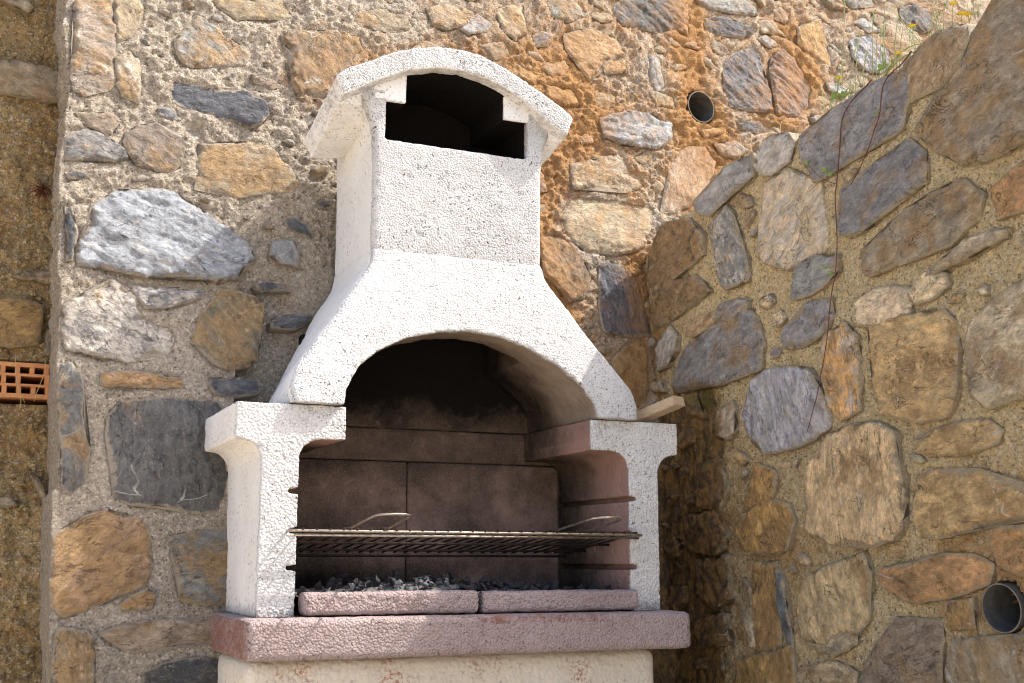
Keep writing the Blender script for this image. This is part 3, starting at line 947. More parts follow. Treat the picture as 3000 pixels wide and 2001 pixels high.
def grid_faces(nu, nv):
    i = np.arange(nu - 1)[:, None] * nv + np.arange(nv - 1)[None, :]
    return np.stack([i, i + nv, i + nv + 1, i + 1], -1).reshape(-1, 4)


def fast_mesh(name, V, F):
    m = bpy.data.meshes.new(name)
    m.vertices.add(len(V))
    m.vertices.foreach_set("co", np.asarray(V, float).ravel())
    m.loops.add(len(F) * 4)
    m.loops.foreach_set("vertex_index", np.asarray(F).ravel().astype(np.int32))
    m.polygons.add(len(F))
    m.polygons.foreach_set("loop_start", np.arange(0, len(F) * 4, 4, dtype=np.int32))
    m.update(calc_edges=True)
    m.validate()
    m.polygons.foreach_set("use_smooth", [True] * len(m.polygons))
    return m


def build_back_mortar():
    us = np.concatenate([-np.arange(.36, .0, -.02), np.arange(0, 1.93, .0047), np.arange(1.93, 3.0, .008), np.arange(3.0, 5.2, .04)])
    zs = np.concatenate([np.arange(-1.0, -.24, .04), np.arange(-.24, 1.74, .0047), np.arange(1.74, 2.5, .009), np.arange(2.5, 3.2, .05)])
    U, Z = np.meshgrid(us, zs, indexing='ij')
    U, Z = U.ravel(), Z.ravel()
    x0 = edge_x(Z)
    A = x0 + np.maximum(U, 0)
    P = back.point(A, Z)
    N = np.tile(back.n, (len(P), 1))
    side = U < 0
    P[side, 1] += -U[side]
    N[side] = (-1, 0, 0)
    rnd = np.abs(U) < .02
    N[rnd] = back.n * .7 + np.array([-.7, 0, 0])
    Q = P.copy()
    rough = .55 + 1.05 * sstep(.55, 1.0, Z) + .45 * sstep(0, .6, A)
    h = rough * (.011 * fbm(Q, .16, 3, .5, 1) + .008 * fbm(Q, .05, 4, .6, 2) + .0060 * fbm(Q, .016, 3, .65, 3) - .007 * sstep(.25, .55, fbm(Q, .022, 3, .6, 5)))
    rdg = 1 - 2 * np.abs(fbm(Q * np.array([1, 1, 1.6]), .06, 4, .55, 4))
    h += (rough - .5) * .007 * rdg
    # coarse sunken stretches and crumbly ledges higher up
    h -= .012 * sstep(.25, .6, fbm(Q, .22, 3, .5, 6)) * rough
    cr = np.floor(fbm(Q, .045, 3, .55, 7) * 6) / 6
    h += (rough - .5) * .006 * cr
    h[~side] = bed(back, np.stack([A, Z], 1)[~side], h[~side])
    # weep hole for the pipe
    pd = np.hypot(A - 1.122, Z - 1.677)
    h = np.where(pd < .062, -.30, h)
    V = P + N * h[:, None]
    hole = (np.abs(A) < .50) & (Z < 1.32) & ~side
    V[hole, 1] = np.maximum(V[hole, 1], .56)
    m = fast_mesh("mortar", V, grid_faces(len(us), len(zs)))
    point_attr(m, "stain", back_stain(P))
    return m


link("mortar", build_back_mortar(), M_MORTAR, back_root)

# ---- side wall
side = Wall('side')
side_root = empty("stone_wall", (0.95, -0.3, -0.95))
tag(side_root, "low shaded stone wall with sloping top running towards the viewer beside the barbecue", "wall")
for i, (k, th, s) in enumerate(SIDE_STONES):
    build_stone(side, side_root, i + 200, k, th, parse(s), (.55, .44, .265), .010)
TOPP = parse('700,1095 630,1108 548,1165 409,1180 277,1216 162,1235 -133,1233 -244,1248 -362,1252 -522,1263 -648,1272 -743,1278 -785,1294 -838,1304 -1100,1340 -2300,1450')[::-1]
fill(side, side_root, 1100, -1.0, .70, -.2, 1.24, .022, .085, ['tan', 'greytan', 'cream', 'bluegrey', 'tanlayer', 'greytan'], 1200, (.50, .405, .265), 5, lambda a, z: z < np.interp(a, TOPP[:, 0], TOPP[:, 1]) - .035 and math.hypot(a + .737, z - .029) > .10, .009)
TOP = parse('700,1095 630,1108 548,1165 409,1180 277,1216 162,1235 -133,1233 -244,1248 -362,1252 -522,1263 -648,1272 -743,1278 -785,1294 -838,1304 -1100,1340 -2300,1450')[::-1]


def build_side_mortar():
    us = np.concatenate([np.arange(.80, -1.02, -.005), np.arange(-1.02, -2.3, -.04)])
    vs = np.concatenate([np.linspace(0, .32, 18, endpoint=False), np.linspace(.32, 1, 310)])
    U, S = np.meshgrid(us, vs, indexing='ij')
    top = np.interp(us, TOP[:, 0], TOP[:, 1])
    top = top + .010 * fbm(np.stack([us, us * 0, us * 0], 1), .05, 4, .6, 3)
    Z = -1.0 + S * (top[:, None] + 1.0)
    A = U.ravel(); Zr = Z.ravel()
    P = side.point(A, Zr)
    h = .011 * fbm(P, .17, 3, .5, 11) + .010 * fbm(P, .05, 4, .6, 12) + .0062 * fbm(P, .017, 3, .65, 13) - .010 * sstep(.22, .5, fbm(P, .03, 3, .6, 15)) - .006
    h -= .009 * sstep(.2, .6, fbm(P, .2, 3, .5, 16))
    h = bed(side, np.stack([A, Zr], 1), h)
    pd = np.hypot(A + .737, Zr - .029)
    h = np.where(pd < .0525, -.30, h)
    h = h - .012 * sstep(.985, 1.0, S.ravel())
    V = P + np.array([-1, 0, 0]) * h[:, None]
    nu, nv = len(us), len(vs)
    F = grid_faces(nu, nv)[:, ::-1]
    # top of the wall, rough, and its far side
    k = 14
    xs = np.linspace(0, .40, k + 1)[1:]
    T = np.empty((nu, k, 3))
    edge = V.reshape(nu, nv, 3)[:, -1]
    for j, dx in enumerate(xs):
        T[:, j, 0] = edge[:, 0] + dx
        T[:, j, 1] = us
        T[:, j, 2] = edge[:, 2] + .012 * min(1, dx / .05)
    T = T.reshape(-1, 3)
    T[:, 2] += .014 * fbm(T, .07, 4, .6, 21)
    B = T.reshape(nu, k, 3)[:, -1].copy(); B[:, 2] = .6
    allV = np.concatenate([V, T, B])
    o1, o2 = len(V), len(V) + len(T)
    F2 = []
    for i in range(nu - 1):
        a = [i * nv + nv - 1] + [o1 + i * k + j for j in range(k)] + [o2 + i]
        b = [(i + 1) * nv + nv - 1] + [o1 + (i + 1) * k + j for j in range(k)] + [o2 + i + 1]
        for j in range(len(a) - 1):
            F2.append((a[j], a[j + 1], b[j + 1], b[j]))
    m = fast_mesh("mortar", allV, np.concatenate([F, np.array(F2)]))
    point_attr(m, "stain", side_stain(allV))
    return m


link("mortar", build_side_mortar(), M_MORTAR2, side_root)

# ---- ground, terrace, earth bank
def sheet(name, x0, x1, y0, y1, z, nx, ny, amp, mat):
    X, Y = np.meshgrid(np.linspace(x0, x1, nx), np.linspace(y0, y1, ny), indexing='ij')
    P = np.stack([X.ravel(), Y.ravel(), np.full(X.size, z)], 1)
    P[:, 2] += amp * fbm(P, .8, 4, .55, 4)
    m = fast_mesh(name, P, grid_faces(nx, ny))
    point_attr(m, "stain", np.zeros((len(P), 3)))
    return tag(link(name, m, mat), kind="structure")


sheet("ground", -60, 60, -80, 6, -.96, 160, 160, .012, M_GROUND)
sheet("terrace", 1.2, 7, -3, 1.6, 1.02, 40, 40, .03, M_EARTH)


def build_bank():
    xs = np.concatenate([np.arange(-2.6, -1.22, .04), np.arange(-1.22, -.84, .005)])
    zs = np.concatenate([np.arange(-1.0, -.25, .04), np.arange(-.25, 1.75, .005), np.arange(1.75, 2.6, .05)])
    X, Z = np.meshgrid(xs, zs, indexing='ij')
    X, Z = X.ravel(), Z.ravel()
    P = np.stack([X, np.full(len(X), .80), Z], 1)
    h = .030 * fbm(P, .22, 3, .5, 31) + .016 * fbm(P, .06, 4, .6, 32) + .009 * fbm(P, .02, 3, .6, 33)
    h += .008 * (1 - 2 * np.abs(fbm(P, .035, 3, .55, 34)))
    inb = (Z > .535) & (Z < .645)
    h = np.where(inb, -.16, h)                            # pocket for the hollow brick
    P[:, 1] -= h
    m = fast_mesh("earth_bank", P, grid_faces(len(xs), len(zs)))
    n = fbm(P, .12, 4, .6, 35)
    st = np.stack([.30 + .35 * n, .25 * sstep(.1, .5, n) + .3 * sstep(.20, .32, Z) * sstep(.50, .40, Z) * (.5 + n), .10 + .12 * n], 1)
    point_attr(m, "stain", np.clip(st, 0, 1))
    return tag(link("earth_bank", m, M_EARTH), kind="structure")


bank = build_bank()


class BankPlane(Wall):
    def __init__(self):
        self.kind = 'back'
        self.n = np.array([0, -1., 0]); self.e = np.array([1., 0, 0]); self.u = np.array([0, 0, 1.])
        self.stones = []

    def point(self, a, z):
        a, z = np.asarray(a, float), np.asarray(z, float)
        return np.stack([a, np.full_like(a, .775), z], -1)

    def stain(self, P):
        return np.tile([.25, .1, .15], (len(P), 1))


bp = BankPlane()
BANK = [('cream', .1, '-1151,1644 -1106,1661 -1050,1650 -1041,1629 -1055,1612 -1103,1626 -1128,1639'),
        ('tan', -.1, '-1154,1461 -1058,1473 -958,1454 -935,1412 -940,1374 -992,1364 -1071,1373 -1148,1370'),
        ('tan', .1, '-1049,868 -1001,885 -924,897 -915,850 -960,855 -1018,860'),
        ('darkbrown', .8, '-952,730 -907,742 -902,663 -956,663 -954,697'),
        ('tan', -1.0, '-970,347 -946,336 -908,269 -911,249 -931,268'),
        ('greytan', .1, '-1054,282 -1014,287 -987,267 -1019,255 -1052,258'),
        ('ochre', .2, '-1100,801 -1026,816 -964,796 -965,688 -1040,674 -1093,687')]
for i, (k, th, s) in enumerate(BANK):
    build_stone(bp, bank, i + 400, k, th, parse(s), (.30, .215, .10))

# loose grit lying in the face of the bank
rg = random.Random(5)
V, F = [], []
for _ in range(420):
    x, z, r = rg.uniform(-1.16, -.90), rg.uniform(-.2, 1.7), rg.uniform(.003, .010)
    if .51 < z < .66: continue
    b = bmesh.new()
    bmesh.ops.create_icosphere(b, subdivisions=1, radius=r)
    off = len(V)
    b.verts.ensure_lookup_table()
    for v in b.verts:
        V.append(Vector((x, .785, z)) + Vector((v.co.x * rg.uniform(.7, 1.5), v.co.y, v.co.z * rg.uniform(.6, 1.1))))
    for f in b.faces:
        F.append(tuple(off + v.index for v in f.verts))
    b.free()
pm = mesh_from("gravel", V, F, False)
point_attr(pm, "stain", np.tile([.25, .0, .1], (len(V), 1)))
tag(link("gravel", pm, M_EARTH), "ochre grit sticking out of the earth bank left of the wall", "gravel", kind="stuff")

# ------------------------------------------------------------------ barbecue
bbq = empty("barbecue", (0, .27, -.95))
tag(bbq, "white painted concrete garden barbecue with arched hood, chimney and pink hearth slab", "barbecue")


def soot_at(P):
    x, y, z = P.T
    n = fbm(P, .15, 3, .5, 50)
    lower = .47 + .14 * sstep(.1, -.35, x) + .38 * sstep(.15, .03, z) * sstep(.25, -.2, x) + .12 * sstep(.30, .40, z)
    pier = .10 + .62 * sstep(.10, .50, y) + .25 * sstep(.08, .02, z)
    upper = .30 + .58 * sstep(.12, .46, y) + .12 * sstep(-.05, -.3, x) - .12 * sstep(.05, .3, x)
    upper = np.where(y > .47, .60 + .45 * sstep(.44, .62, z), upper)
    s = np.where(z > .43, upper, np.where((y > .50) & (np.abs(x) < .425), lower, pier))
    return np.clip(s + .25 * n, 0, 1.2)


def slots(m, fn):
    """second material where fn(face centres, normals) holds"""
    c = np.empty(len(m.polygons) * 3); m.polygons.foreach_get("center", c)
    n = np.empty(len(m.polygons) * 3); m.polygons.foreach_get("normal", n)
    m.polygons.foreach_set("material_index", fn(c.reshape(-1, 3), n.reshape(-1, 3)).astype(np.int32))


def grime(m, fn):
    point_attr(m, "grime", np.clip(fn(coords(m), normals(m)), 0, 1))


BACK_Y = .535

# hearth slab
m = roughen(bake(box_bm(-.55, .55, 0, .46, -.089, 0), "hearth_slab", bevel=.012, voxel=.006), .0018, .02, .003, 1)
V = coords(m)
grime(m, lambda P, N: .75 * sstep(-.03, -.012, P[:, 2]) * sstep(-.13, .0, P[:, 0]) * sstep(.42, .25, P[:, 0]) * (.55 + .6 * fbm(P, .08, 3, .5, 4)) * (P[:, 1] < .02) + .15 + .3 * fbm(P, .1, 3, .5, 7) + .5 * (N[:, 0] < -.7))
link("hearth_slab", m, M_PINK, bbq)

# base under the slab
m = roughen(bake(box_bm(-.532, .495, .075, .50, -.95, -.0895), "base", bevel=.03, voxel=.008), .002, .05, .002, 2)
link("base", m, M_BOUNCE_WHITE, bbq)


# piers with corbelled caps and grill slots
def pier_profile(s):
    a = [(.514, 0), (.514, .343)]
    for k in range(1, 7):
        t = math.pi / 2 * k / 6
        a.append((.514 + .045 * (1 - math.cos(t)), .343 + .050 * math.sin(t)))
    a += [(.575, .395), (.575, .477), (.320, .477), (.320, .399), (.376, .399)]
    for k in range(1, 7):
        t = math.pi / 2 * k / 6
        a.append((.376 + .052 * math.sin(t), .399 - .050 * (1 - math.cos(t))))
    for zc in (.279, .190, .108):
        a += [(.428, zc + .0065), (.452, zc + .0045), (.452, zc - .0045), (.428, zc - .0065)]
    a += [(.428, 0)]
    return [(s * x, z) for x, z in a]


for s in (-1, 1):
    m = roughen(bake(prism_bm(pier_profile(s), .088, BACK_Y - .036), "pier", bevel=.0, voxel=.004, smooth=2), .0019, .016, .004, 10 + s)

    def inner(c, n, s=s):
        nn = fbm(c, .012, 3, .6, 3) * .006
        painted = (c[:, 1] < .094 + nn) | (np.abs(c[:, 0]) > .476)
        painted &= ~((n[:, 1] > -.5) & (np.abs(c[:, 0]) < .47) & (c[:, 1] > .0895) & (fbm(c, .02, 3, .6, 8) > .1))
        sm = painted & (c[:, 1] > .1)
        return np.where(painted, np.where(sm, 2, 0), 1)
    slots(m, inner)
    point_attr(m, "soot", soot_at(coords(m)))
    grime(m, lambda P, N, s=s: .55 * sstep(.05, .0, P[:, 2]) + .10 + .2 * fbm(P, .07, 3, .5, 9) + .25 * sstep(.438, .428, np.abs(P[:, 0])))
    link("pier", m, [M_WHITE, M_SOOT, M_SMOOTH], bbq)

# hood
HW = [(.479, .452, .068), (.518, .456, .079), (.559, .445, .089), (.653, .377, .117), (.700, .342, .131), (.778, .290, .153), (.830, .253, .169), (.855, .241, .177), (.8905, .236, .188)]
ARCH = [(-.333, .40), (-.328, .482), (-.321, .520), (-.288, .576), (-.240, .617), (-.160, .657), (-.078, .678), (.004, .687), (.085, .678), (.163, .652), (.243, .608), (.297, .562), (.327, .518), (.334, .482), (.334, .40)]


def hood_y(z):
    return np.interp(z, [h[0] for h in HW] + [1.3], [h[2] for h in HW] + [.188])


R_ = .017


def loft(levels):
    bm = bmesh.new()
    rows = []
    for z, w, y in levels:
        ring = []
        for s, c0 in ((-1, math.pi), (1, 1.5 * math.pi)):
            for k in range(5):
                t = c0 + math.pi / 2 * k / 4
                ring.append((s * (w - R_) + R_ * math.cos(t), y + R_ + R_ * math.sin(t), z))
        wb = min(w, .236 + max(0, .8905 - z) * .47)
        ring += [(wb, BACK_Y, z), (-wb, BACK_Y, z)]
        rows.append([bm.verts.new(p) for p in ring])
    bm.faces.new(rows[0][::-1]); bm.faces.new(rows[-1])
    for a, b in zip(rows, rows[1:]):
        for k in range(len(a)):
            l = (k + 1) % len(a)
            bm.faces.new((a[k], a[l], b[l], b[k]))
    return bm


vault = prism_bm(ARCH, -.1, BACK_Y - .035)
flue = box_bm(-.195, .195, .245, BACK_Y - .04, .60, 1.6)
m = roughen(bake(loft(HW), "hood", [vault, flue], .0, .005, 3), .0017, .016, .003, 21)


def in_arch(c):
    xs = [a[0] for a in ARCH[1:-1]]; zs = [a[1] for a in ARCH[1:-1]]
    return (np.abs(c[:, 0]) < .337) & (c[:, 2] < np.interp(c[:, 0], xs, zs) + .006)


def hood_slot(c, n):
    nn = fbm(c, .02, 3, .6, 3) * .008
    ins = (in_arch(c) & (c[:, 1] > hood_y(c[:, 2]) + .009 + nn)) | ((np.abs(c[:, 0]) < .20) & (c[:, 1] > .236) & (c[:, 1] < BACK_Y - .03) & (n[:, 2] < .5))
    smooth_side = (np.abs(n[:, 0]) > .55) & (c[:, 1] > hood_y(c[:, 2]) + .012)
    return np.where(ins, 1, np.where(smooth_side, 2, 0))


slots(m, hood_slot)
point_attr(m, "soot", soot_at(coords(m)))
grime(m, lambda P, N: .28 * sstep(.53, .48, P[:, 2]) + .06 + .2 * fbm(P, .1, 3, .5, 6) + .30 * sstep(.012, .0, np.abs(P[:, 2] - np.interp(P[:, 0], [a[0] for a in ARCH[1:-1]], [a[1] for a in ARCH[1:-1]]))) * (np.abs(P[:, 0]) < .33))
link("hood", m, [M_WHITE_FINE, M_SOOT_HOOD, M_SMOOTH], bbq)

# chimney shaft, open at the front below the roof
front_open = box_bm(-.205, .190, .0, .30, 1.180, 1.60)
flue2 = box_bm(-.195, .195, .240, BACK_Y - .04, .60, 1.60)
shaft_levels = [(.878, .2330, .1915), (.905, .2345, .1895), (1.10, .2345, .190), (1.18, .2375, .189), (1.22, .245, .188), (1.26, .262, .187), (1.285, .280, .186), (1.31, .285, .185)]
m = roughen(bake(loft(shaft_levels), "chimney_shaft", [front_open, flue2], 0, .004, 3), .0016, .016, .003, 31)


def shaft_slot(c, n):
    ins = (np.abs(c[:, 0]) < .209) & (c[:, 1] > .205) & (c[:, 1] < BACK_Y - .02)
    smooth_side = (np.abs(n[:, 0]) > .55) & (c[:, 1] > .205)
    return np.where(ins, 1, np.where(smooth_side, 2, 0))


slots(m, shaft_slot)
point_attr(m, "soot", np.full(len(m.vertices), 1.15))
grime(m, lambda P, N: .10 + .30 * sstep(1.14, 1.28, P[:, 2]) + .2 * fbm(P, .09, 3, .5, 16) + .2 * sstep(.26, .20, P[:, 1]) * (N[:, 0] < -.5))
link("chimney_shaft", m, [M_WHITE_FINE, M_SOOT, M_SMOOTH], bbq)

# curved roof with its two brackets
RO = parse('-352,1306 -343,1314 -323,1330 -267,1357 -211,1389 -141,1416 -82,1429 -22,1431 39,1423 101,1401 164,1371 228,1338 284,1306 300,1290')
RI = parse('282,1240 223,1270 179,1307 104,1343 48,1362 -17,1372 -88,1369 -162,1350 -250,1308 -334,1256')
for A_ in (RO, RI):
    A_[:, 0] = A_[:, 0] * 1.006 + .008
    A_[:, 1] += .0087
tilt = lambda y: -.25 * (y - .15)
bm = bmesh.new()
prof = [tuple(p) for p in np.concatenate([RO, RI])]
rows = []
for y in (.150, .25, .36, .455):
    rows.append([bm.verts.new((x * (1 + .015 * (y - .13) / .3), y, z + tilt(y) * min(1, abs(x + .02) / .33) ** 2)) for x, z in prof])
bm.faces.new(rows[0]); bm.faces.new(rows[-1][::-1])
for a, b in zip(rows, rows[1:]):
    for k in range(len(a)):
        l = (k + 1) % len(a)
        bm.faces.new((a[k], b[k], b[l], a[l]))
m = roughen(bake(bm, "chimney_roof", [prism_bm([(-.185, 1.20)] + [(float(q), 1.359 - 1.9 * (float(q) + .025) ** 2) for q in np.linspace(-.185, .140, 21)] + [(.140, 1.20)], .165, .44)], .0, .004, 3), .0019, .014, .003, 41)


def roof_slot(c, n):
    und = (n[:, 2] < -.2) & (np.abs(c[:, 0] + .01) < .170) & (c[:, 1] > .185)
    sm = ((n[:, 0] < -.5) & (c[:, 1] > .15)) | ((n[:, 2] < -.2) & (c[:, 1] > .15))
    return np.where(und, 1, np.where(sm, 2, 0))


slots(m, roof_slot)
point_attr(m, "soot", np.full(len(m.vertices), 1.15))
grime(m, lambda P, N: .36 + .12 * sstep(.0, -.6, N[:, 2]) + .3 * fbm(P, .06, 3, .5, 26))
roof = link("chimney_roof", m, [M_WHITE_FINE, M_SOOT, M_SMOOTH], bbq)
def bracket(profile, y0, y1):
    m = roughen(bake(prism_bm(profile, y0, y1), "bracket", bevel=0, voxel=.0035, smooth=1), .0008, .02, 0, 44)
    grime(m, lambda P, N: .2 + .3 * fbm(P, .06, 3, .5, 26))
    slots(m, lambda c, n: np.where((c[:, 1] > y0 + .008), 1, 2))
    point_attr(m, "soot", np.full(len(m.vertices), 1.15))
    link("bracket", m, [M_WHITE_FINE, M_SOOT, M_SMOOTH], roof)


bracket([(-.240, 1.281), (-.152, 1.283), (-.150, 1.385), (-.200, 1.366), (-.240, 1.340)], .186, .46)
bracket([(.122, 1.281), (.236, 1.281), (.238, 1.310), (.19, 1.345), (.122, 1.380)], .186, .46)
# eaves thickened underneath, running flat into the shaft sides
for prof_ in ([(-.338, 1.268), (-.334, 1.256), (-.225, 1.236), (-.225, 1.320), (-.27, 1.312)], [(.292, 1.262), (.288, 1.246), (.222, 1.232), (.222, 1.315), (.25, 1.300)]):
    bm = bmesh.new()
    top_ = lambda x: float(np.interp(x, RI[::-1, 0], RI[::-1, 1])) + .012
    rows = [[bm.verts.new((x, y, z + (1 - g_) * max(0, top_(x) - .014 - z) + tilt(y) * min(1, abs(x + .02) / .33) ** 2)) for x, z in prof_] for y, g_ in ((.186, 0), (.215, .55), (.26, .9), (.32, 1), (.452, 1))]
    bm.faces.new(rows[0]); bm.faces.new(rows[-1][::-1])
    for a, c_ in zip(rows, rows[1:]):
        for k in range(len(a)):
            l = (k + 1) % len(a)
            bm.faces.new((a[k], c_[k], c_[l], a[l]))
    m = roughen(bake(bm, "eave", voxel=.0045, smooth=3), .0012, .02, 0, 47)
    grime(m, lambda P, N: .3 + .3 * fbm(P, .06, 3, .5, 26))
    link("eave", m, M_SMOOTH, roof)
# gable closing the back under the roof
m = roughen(bake(prism_bm([(-.226, 1.22), (.222, 1.22), (.222, 1.285), (.18, 1.315), (.10, 1.36), (.03, 1.395), (-.06, 1.40), (-.12, 1.385), (-.18, 1.335), (-.226, 1.285)], .43, .4545), "gable", voxel=.005), .001, .02, 0, 45)
grime(m, lambda P, N: .2 + 0 * P[:, 0])
slots(m, lambda c, n: np.where(c[:, 1] < .45, 1, 2))
point_attr(m, "soot", np.full(len(m.vertices), 1.15))
link("gable", m, [M_WHITE_FINE, M_SOOT, M_SMOOTH], roof)

# firebox lining: two lower back slabs and the one above, with open joints
for x0, x1, z0, z1 in ((-.470, -.0260, .001, .3885), (-.0245, .470, .001, .3885), (-.470, .470, .3898, .4770), (-.330, .330, .4778, .72)):
    bm = box_bm(x0, x1, BACK_Y - (.0335 if z0 < .3 else .0345), BACK_Y, z0, z1)
    m = roughen(bake(bm, "back_panel", bevel=.001, voxel=.005, smooth=1), .0010, .03, .001, 51)
    P = coords(m)
    s = soot_at(np.c_[P[:, 0], np.full(len(P), .55), P[:, 2]])
    s = np.where(P[:, 2] > .3889, .58 + .45 * sstep(.44, .62, P[:, 2]) + .15 * fbm(P, .12, 3, .5, 52), s)
    point_attr(m, "soot", s)
    link("back_panel", m, M_SOOT, bbq)

# kerb of two concrete bricks holding the embers
for x0, x1, h in ((-.4150, .0055, .0545), (.0135, .4345, .0525)):
    m = bake(box_bm(x0, x1, .058, .118, .0035, h), "kerb_brick", bevel=.009, voxel=.004)
    roughen(m, .0028, .016, .004, 60 + x0)
    grime(m, lambda P, N: .12 + .55 * sstep(.1, .5, fbm(P * np.array([1.4, 1, .5]), .09, 3, .5, 62)) * sstep(-.1, .1, P[:, 0]))
    link("kerb_brick", m, M_PINK, bbq)

# ------------------------------------------------------------------ ash and charcoal
xs = np.arange(-.424, .425, .006); ys = np.arange(.118, .505, .006)
X, Y = np.meshgrid(xs, ys, indexing='ij')
P = np.stack([X.ravel(), Y.ravel(), np.zeros(X.size)], 1)
pile = lambda x: .045 + .022 * np.exp(-((x + .10) / .20) ** 2) + .006 * np.exp(-((x - .15) / .15) ** 2)
P[:, 2] = .044 + (pile(P[:, 0]) - .044) * sstep(.118, .19, P[:, 1]) + .008 * fbm(P, .05, 4, .6, 71) + .004 * fbm(P, .015, 2, .6, 72)
m = fast_mesh("ash", P, grid_faces(len(xs), len(ys)))
tag(link("ash", m, M_ASH), "bed of grey ash behind the pink kerb bricks in the firebox", "ash", kind="stuff")


def lump_mesh(seed, name):
    r = random.Random(seed)
    bm = bmesh.new()
    pts = [bm.verts.new((r.uniform(-1, 1) * 1.0, r.uniform(-1, 1) * .75, r.uniform(-1, 1) * .55)) for _ in range(18)]
    bmesh.ops.convex_hull(bm, input=pts)
    bmesh.ops.delete(bm, geom=[v for v in bm.verts if not v.link_faces], context='VERTS')
    bmesh.ops.subdivide_edges(bm, edges=bm.edges, cuts=1)
    for v in bm.verts:
        v.co += Vector((r.uniform(-.05, .05), r.uniform(-.05, .05), r.uniform(-.05, .05)))
    return bm_mesh(bm, name)


black_meshes = [lump_mesh(k, "charcoal_lump") for k in range(7)]
grey_meshes = [lump_mesh(k + 50, "charcoal_lump") for k in range(6)]
for me in black_meshes: me.materials.append(M_COAL)
for me in grey_meshes: me.materials.append(M_ASHCOAL)
rc = random.Random(21)
for k in range(190):
    x = rc.uniform(-.40, .415)
    y = rc.choice((rc.uniform(.124, .20), rc.uniform(.13, .42)))
    grey = (-.36 < x < -.03) and y < .19 and rc.random() < .6
    if x > .12 and rc.random() < .35: continue
    o = bpy.data.objects.new("charcoal_lump", rc.choice(grey_meshes if grey else black_meshes))
    COL.objects.link(o)
    sc = rc.uniform(.005, .012) if grey else rc.uniform(.007, .017)
    o.scale = (sc * rc.uniform(.9, 1.5), sc, sc)
    o.rotation_euler = (rc.uniform(-1.3, 1.3), rc.uniform(-1.0, 1.0), rc.uniform(0, 6.28))
    o.location = (x, y, .044 + (float(pile(x)) - .044) * float(sstep(.118, .19, y)) + sc * .45 + rc.uniform(0, .014) * math.exp(-((x + .1) / .25) ** 2))
    if grey:
        tag(o, "small ash-whitened charcoal lump among the embers behind the pink kerb", "charcoal", "ash-whitened charcoal lumps in the firebox")
    else:
        tag(o, "black charcoal lump lying on the ash bed in the firebox", "charcoal", "black charcoal lumps in the firebox")

for k in range(6):                                        # embers spilt into the joint of the kerb
    o = bpy.data.objects.new("charcoal_lump", rc.choice(black_meshes))
    COL.objects.link(o)
    o.scale = (.0045, .0045, .0042)
    o.rotation_euler = (rc.uniform(-1, 1), rc.uniform(-1, 1), rc.uniform(0, 6))
    o.location = (.0095, .064, .006 + k * .0088)
    tag(o, "tiny black charcoal crumb wedged in the joint between the two pink kerb bricks", "charcoal", "charcoal crumbs in the kerb joint")

# ------------------------------------------------------------------ grill grate
grill = empty("grill_grate", (0, .27, .19))
tag(grill, "wire grill grate with two loop handles resting in the slots of the piers", "grill")
GZ = .190


def rod(name, pts, r, mat, parent, segs=8):
    V, F = tube(pts, r, segs)
    return link(name, mesh_from(name, V, F), mat, parent)


fr = [(-.444, .46, GZ - .045), (-.448, .30, GZ - .028), (-.450, .085, GZ - .001), (-.450, .062, GZ), (-.446, .052, GZ), (-.436, .049, GZ), (.430, .049, GZ - .003), (.440, .052, GZ - .003), (.444, .062, GZ - .003), (.444, .30, GZ - .028), (.444, .46, GZ - .045)]
rod("rim", fr, .0034, M_STEEL, grill, 10)
tl = lambda y: .112 * max(0, y - .06)
for y, mt, nm in ((.066, M_STEEL, "cross_bar"), (.200, M_BURNT, "cross_bar"), (.335, M_BURNT, "cross_bar"), (.455, M_BURNT, "cross_bar")):
    rod(nm, [(-.440, y, GZ - .0085 - tl(y)), (0, y, GZ - .0095 - tl(y)), (.440, y, GZ - .010 - tl(y))], .0030, mt, grill)
first = None
for k in range(28):
    x = -.424 + k * .0314
    if first is None:
        V, F = tube([(0, .0455, .0035), (0, .07, .001), (0, .16, -.011), (0, .455, -.044)], .0026, 6)
        first = mesh_from("grate_rod", V, F)
        first.materials.append(M_BURNT)
    o = bpy.data.objects.new("grate_rod", first)
    COL.objects.link(o)
    o.parent = grill
    o.matrix_world = Matrix.Translation((x, 0, GZ + .0005 - .0012 * k / 28)) @ Matrix.Rotation(random.uniform(-.006, .006), 4, 'Z')
for hx in (-.270, .250):
    w = .044
    pts = []
    for (dx, y, z) in ((-w, .12, GZ + .006), (-w, .05, GZ + .007), (-w * .95, -.09, GZ + .025), (-w * .85, -.122, GZ + .030), (-w * .55, -.136, GZ + .0315), (0, -.140, GZ + .032), (w * .55, -.136, GZ + .0315), (w * .85, -.122, GZ + .030), (w * .95, -.09, GZ + .025), (w, .05, GZ + .007), (w, .12, GZ + .006)):
        pts.append((hx + dx, y, z))
    rod("handle", pts, .0028, M_STEEL, grill, 10)

# ------------------------------------------------------------------ wooden offcut on the right pier
bm = box_bm(-.022, .022, -.075, .075, 0, .026)
bmesh.ops.bevel(bm, geom=bm.edges[:], offset=.0022, segments=2, affect='EDGES')
bmesh.ops.subdivide_edges(bm, edges=[e for e in bm.edges if e.calc_length() > .02], cuts=6, use_grid_fill=True)
m = bm_mesh(bm, "wooden_offcut")
o = link("wooden_offcut", m, M_WOOD)
o.rotation_euler = (math.radians(-13), 0, math.radians(18))
o.location = (.520, .088, .4985)
tag(o, "short sawn wooden offcut lying on the shoulder of the right pier beside the hood", "wood")


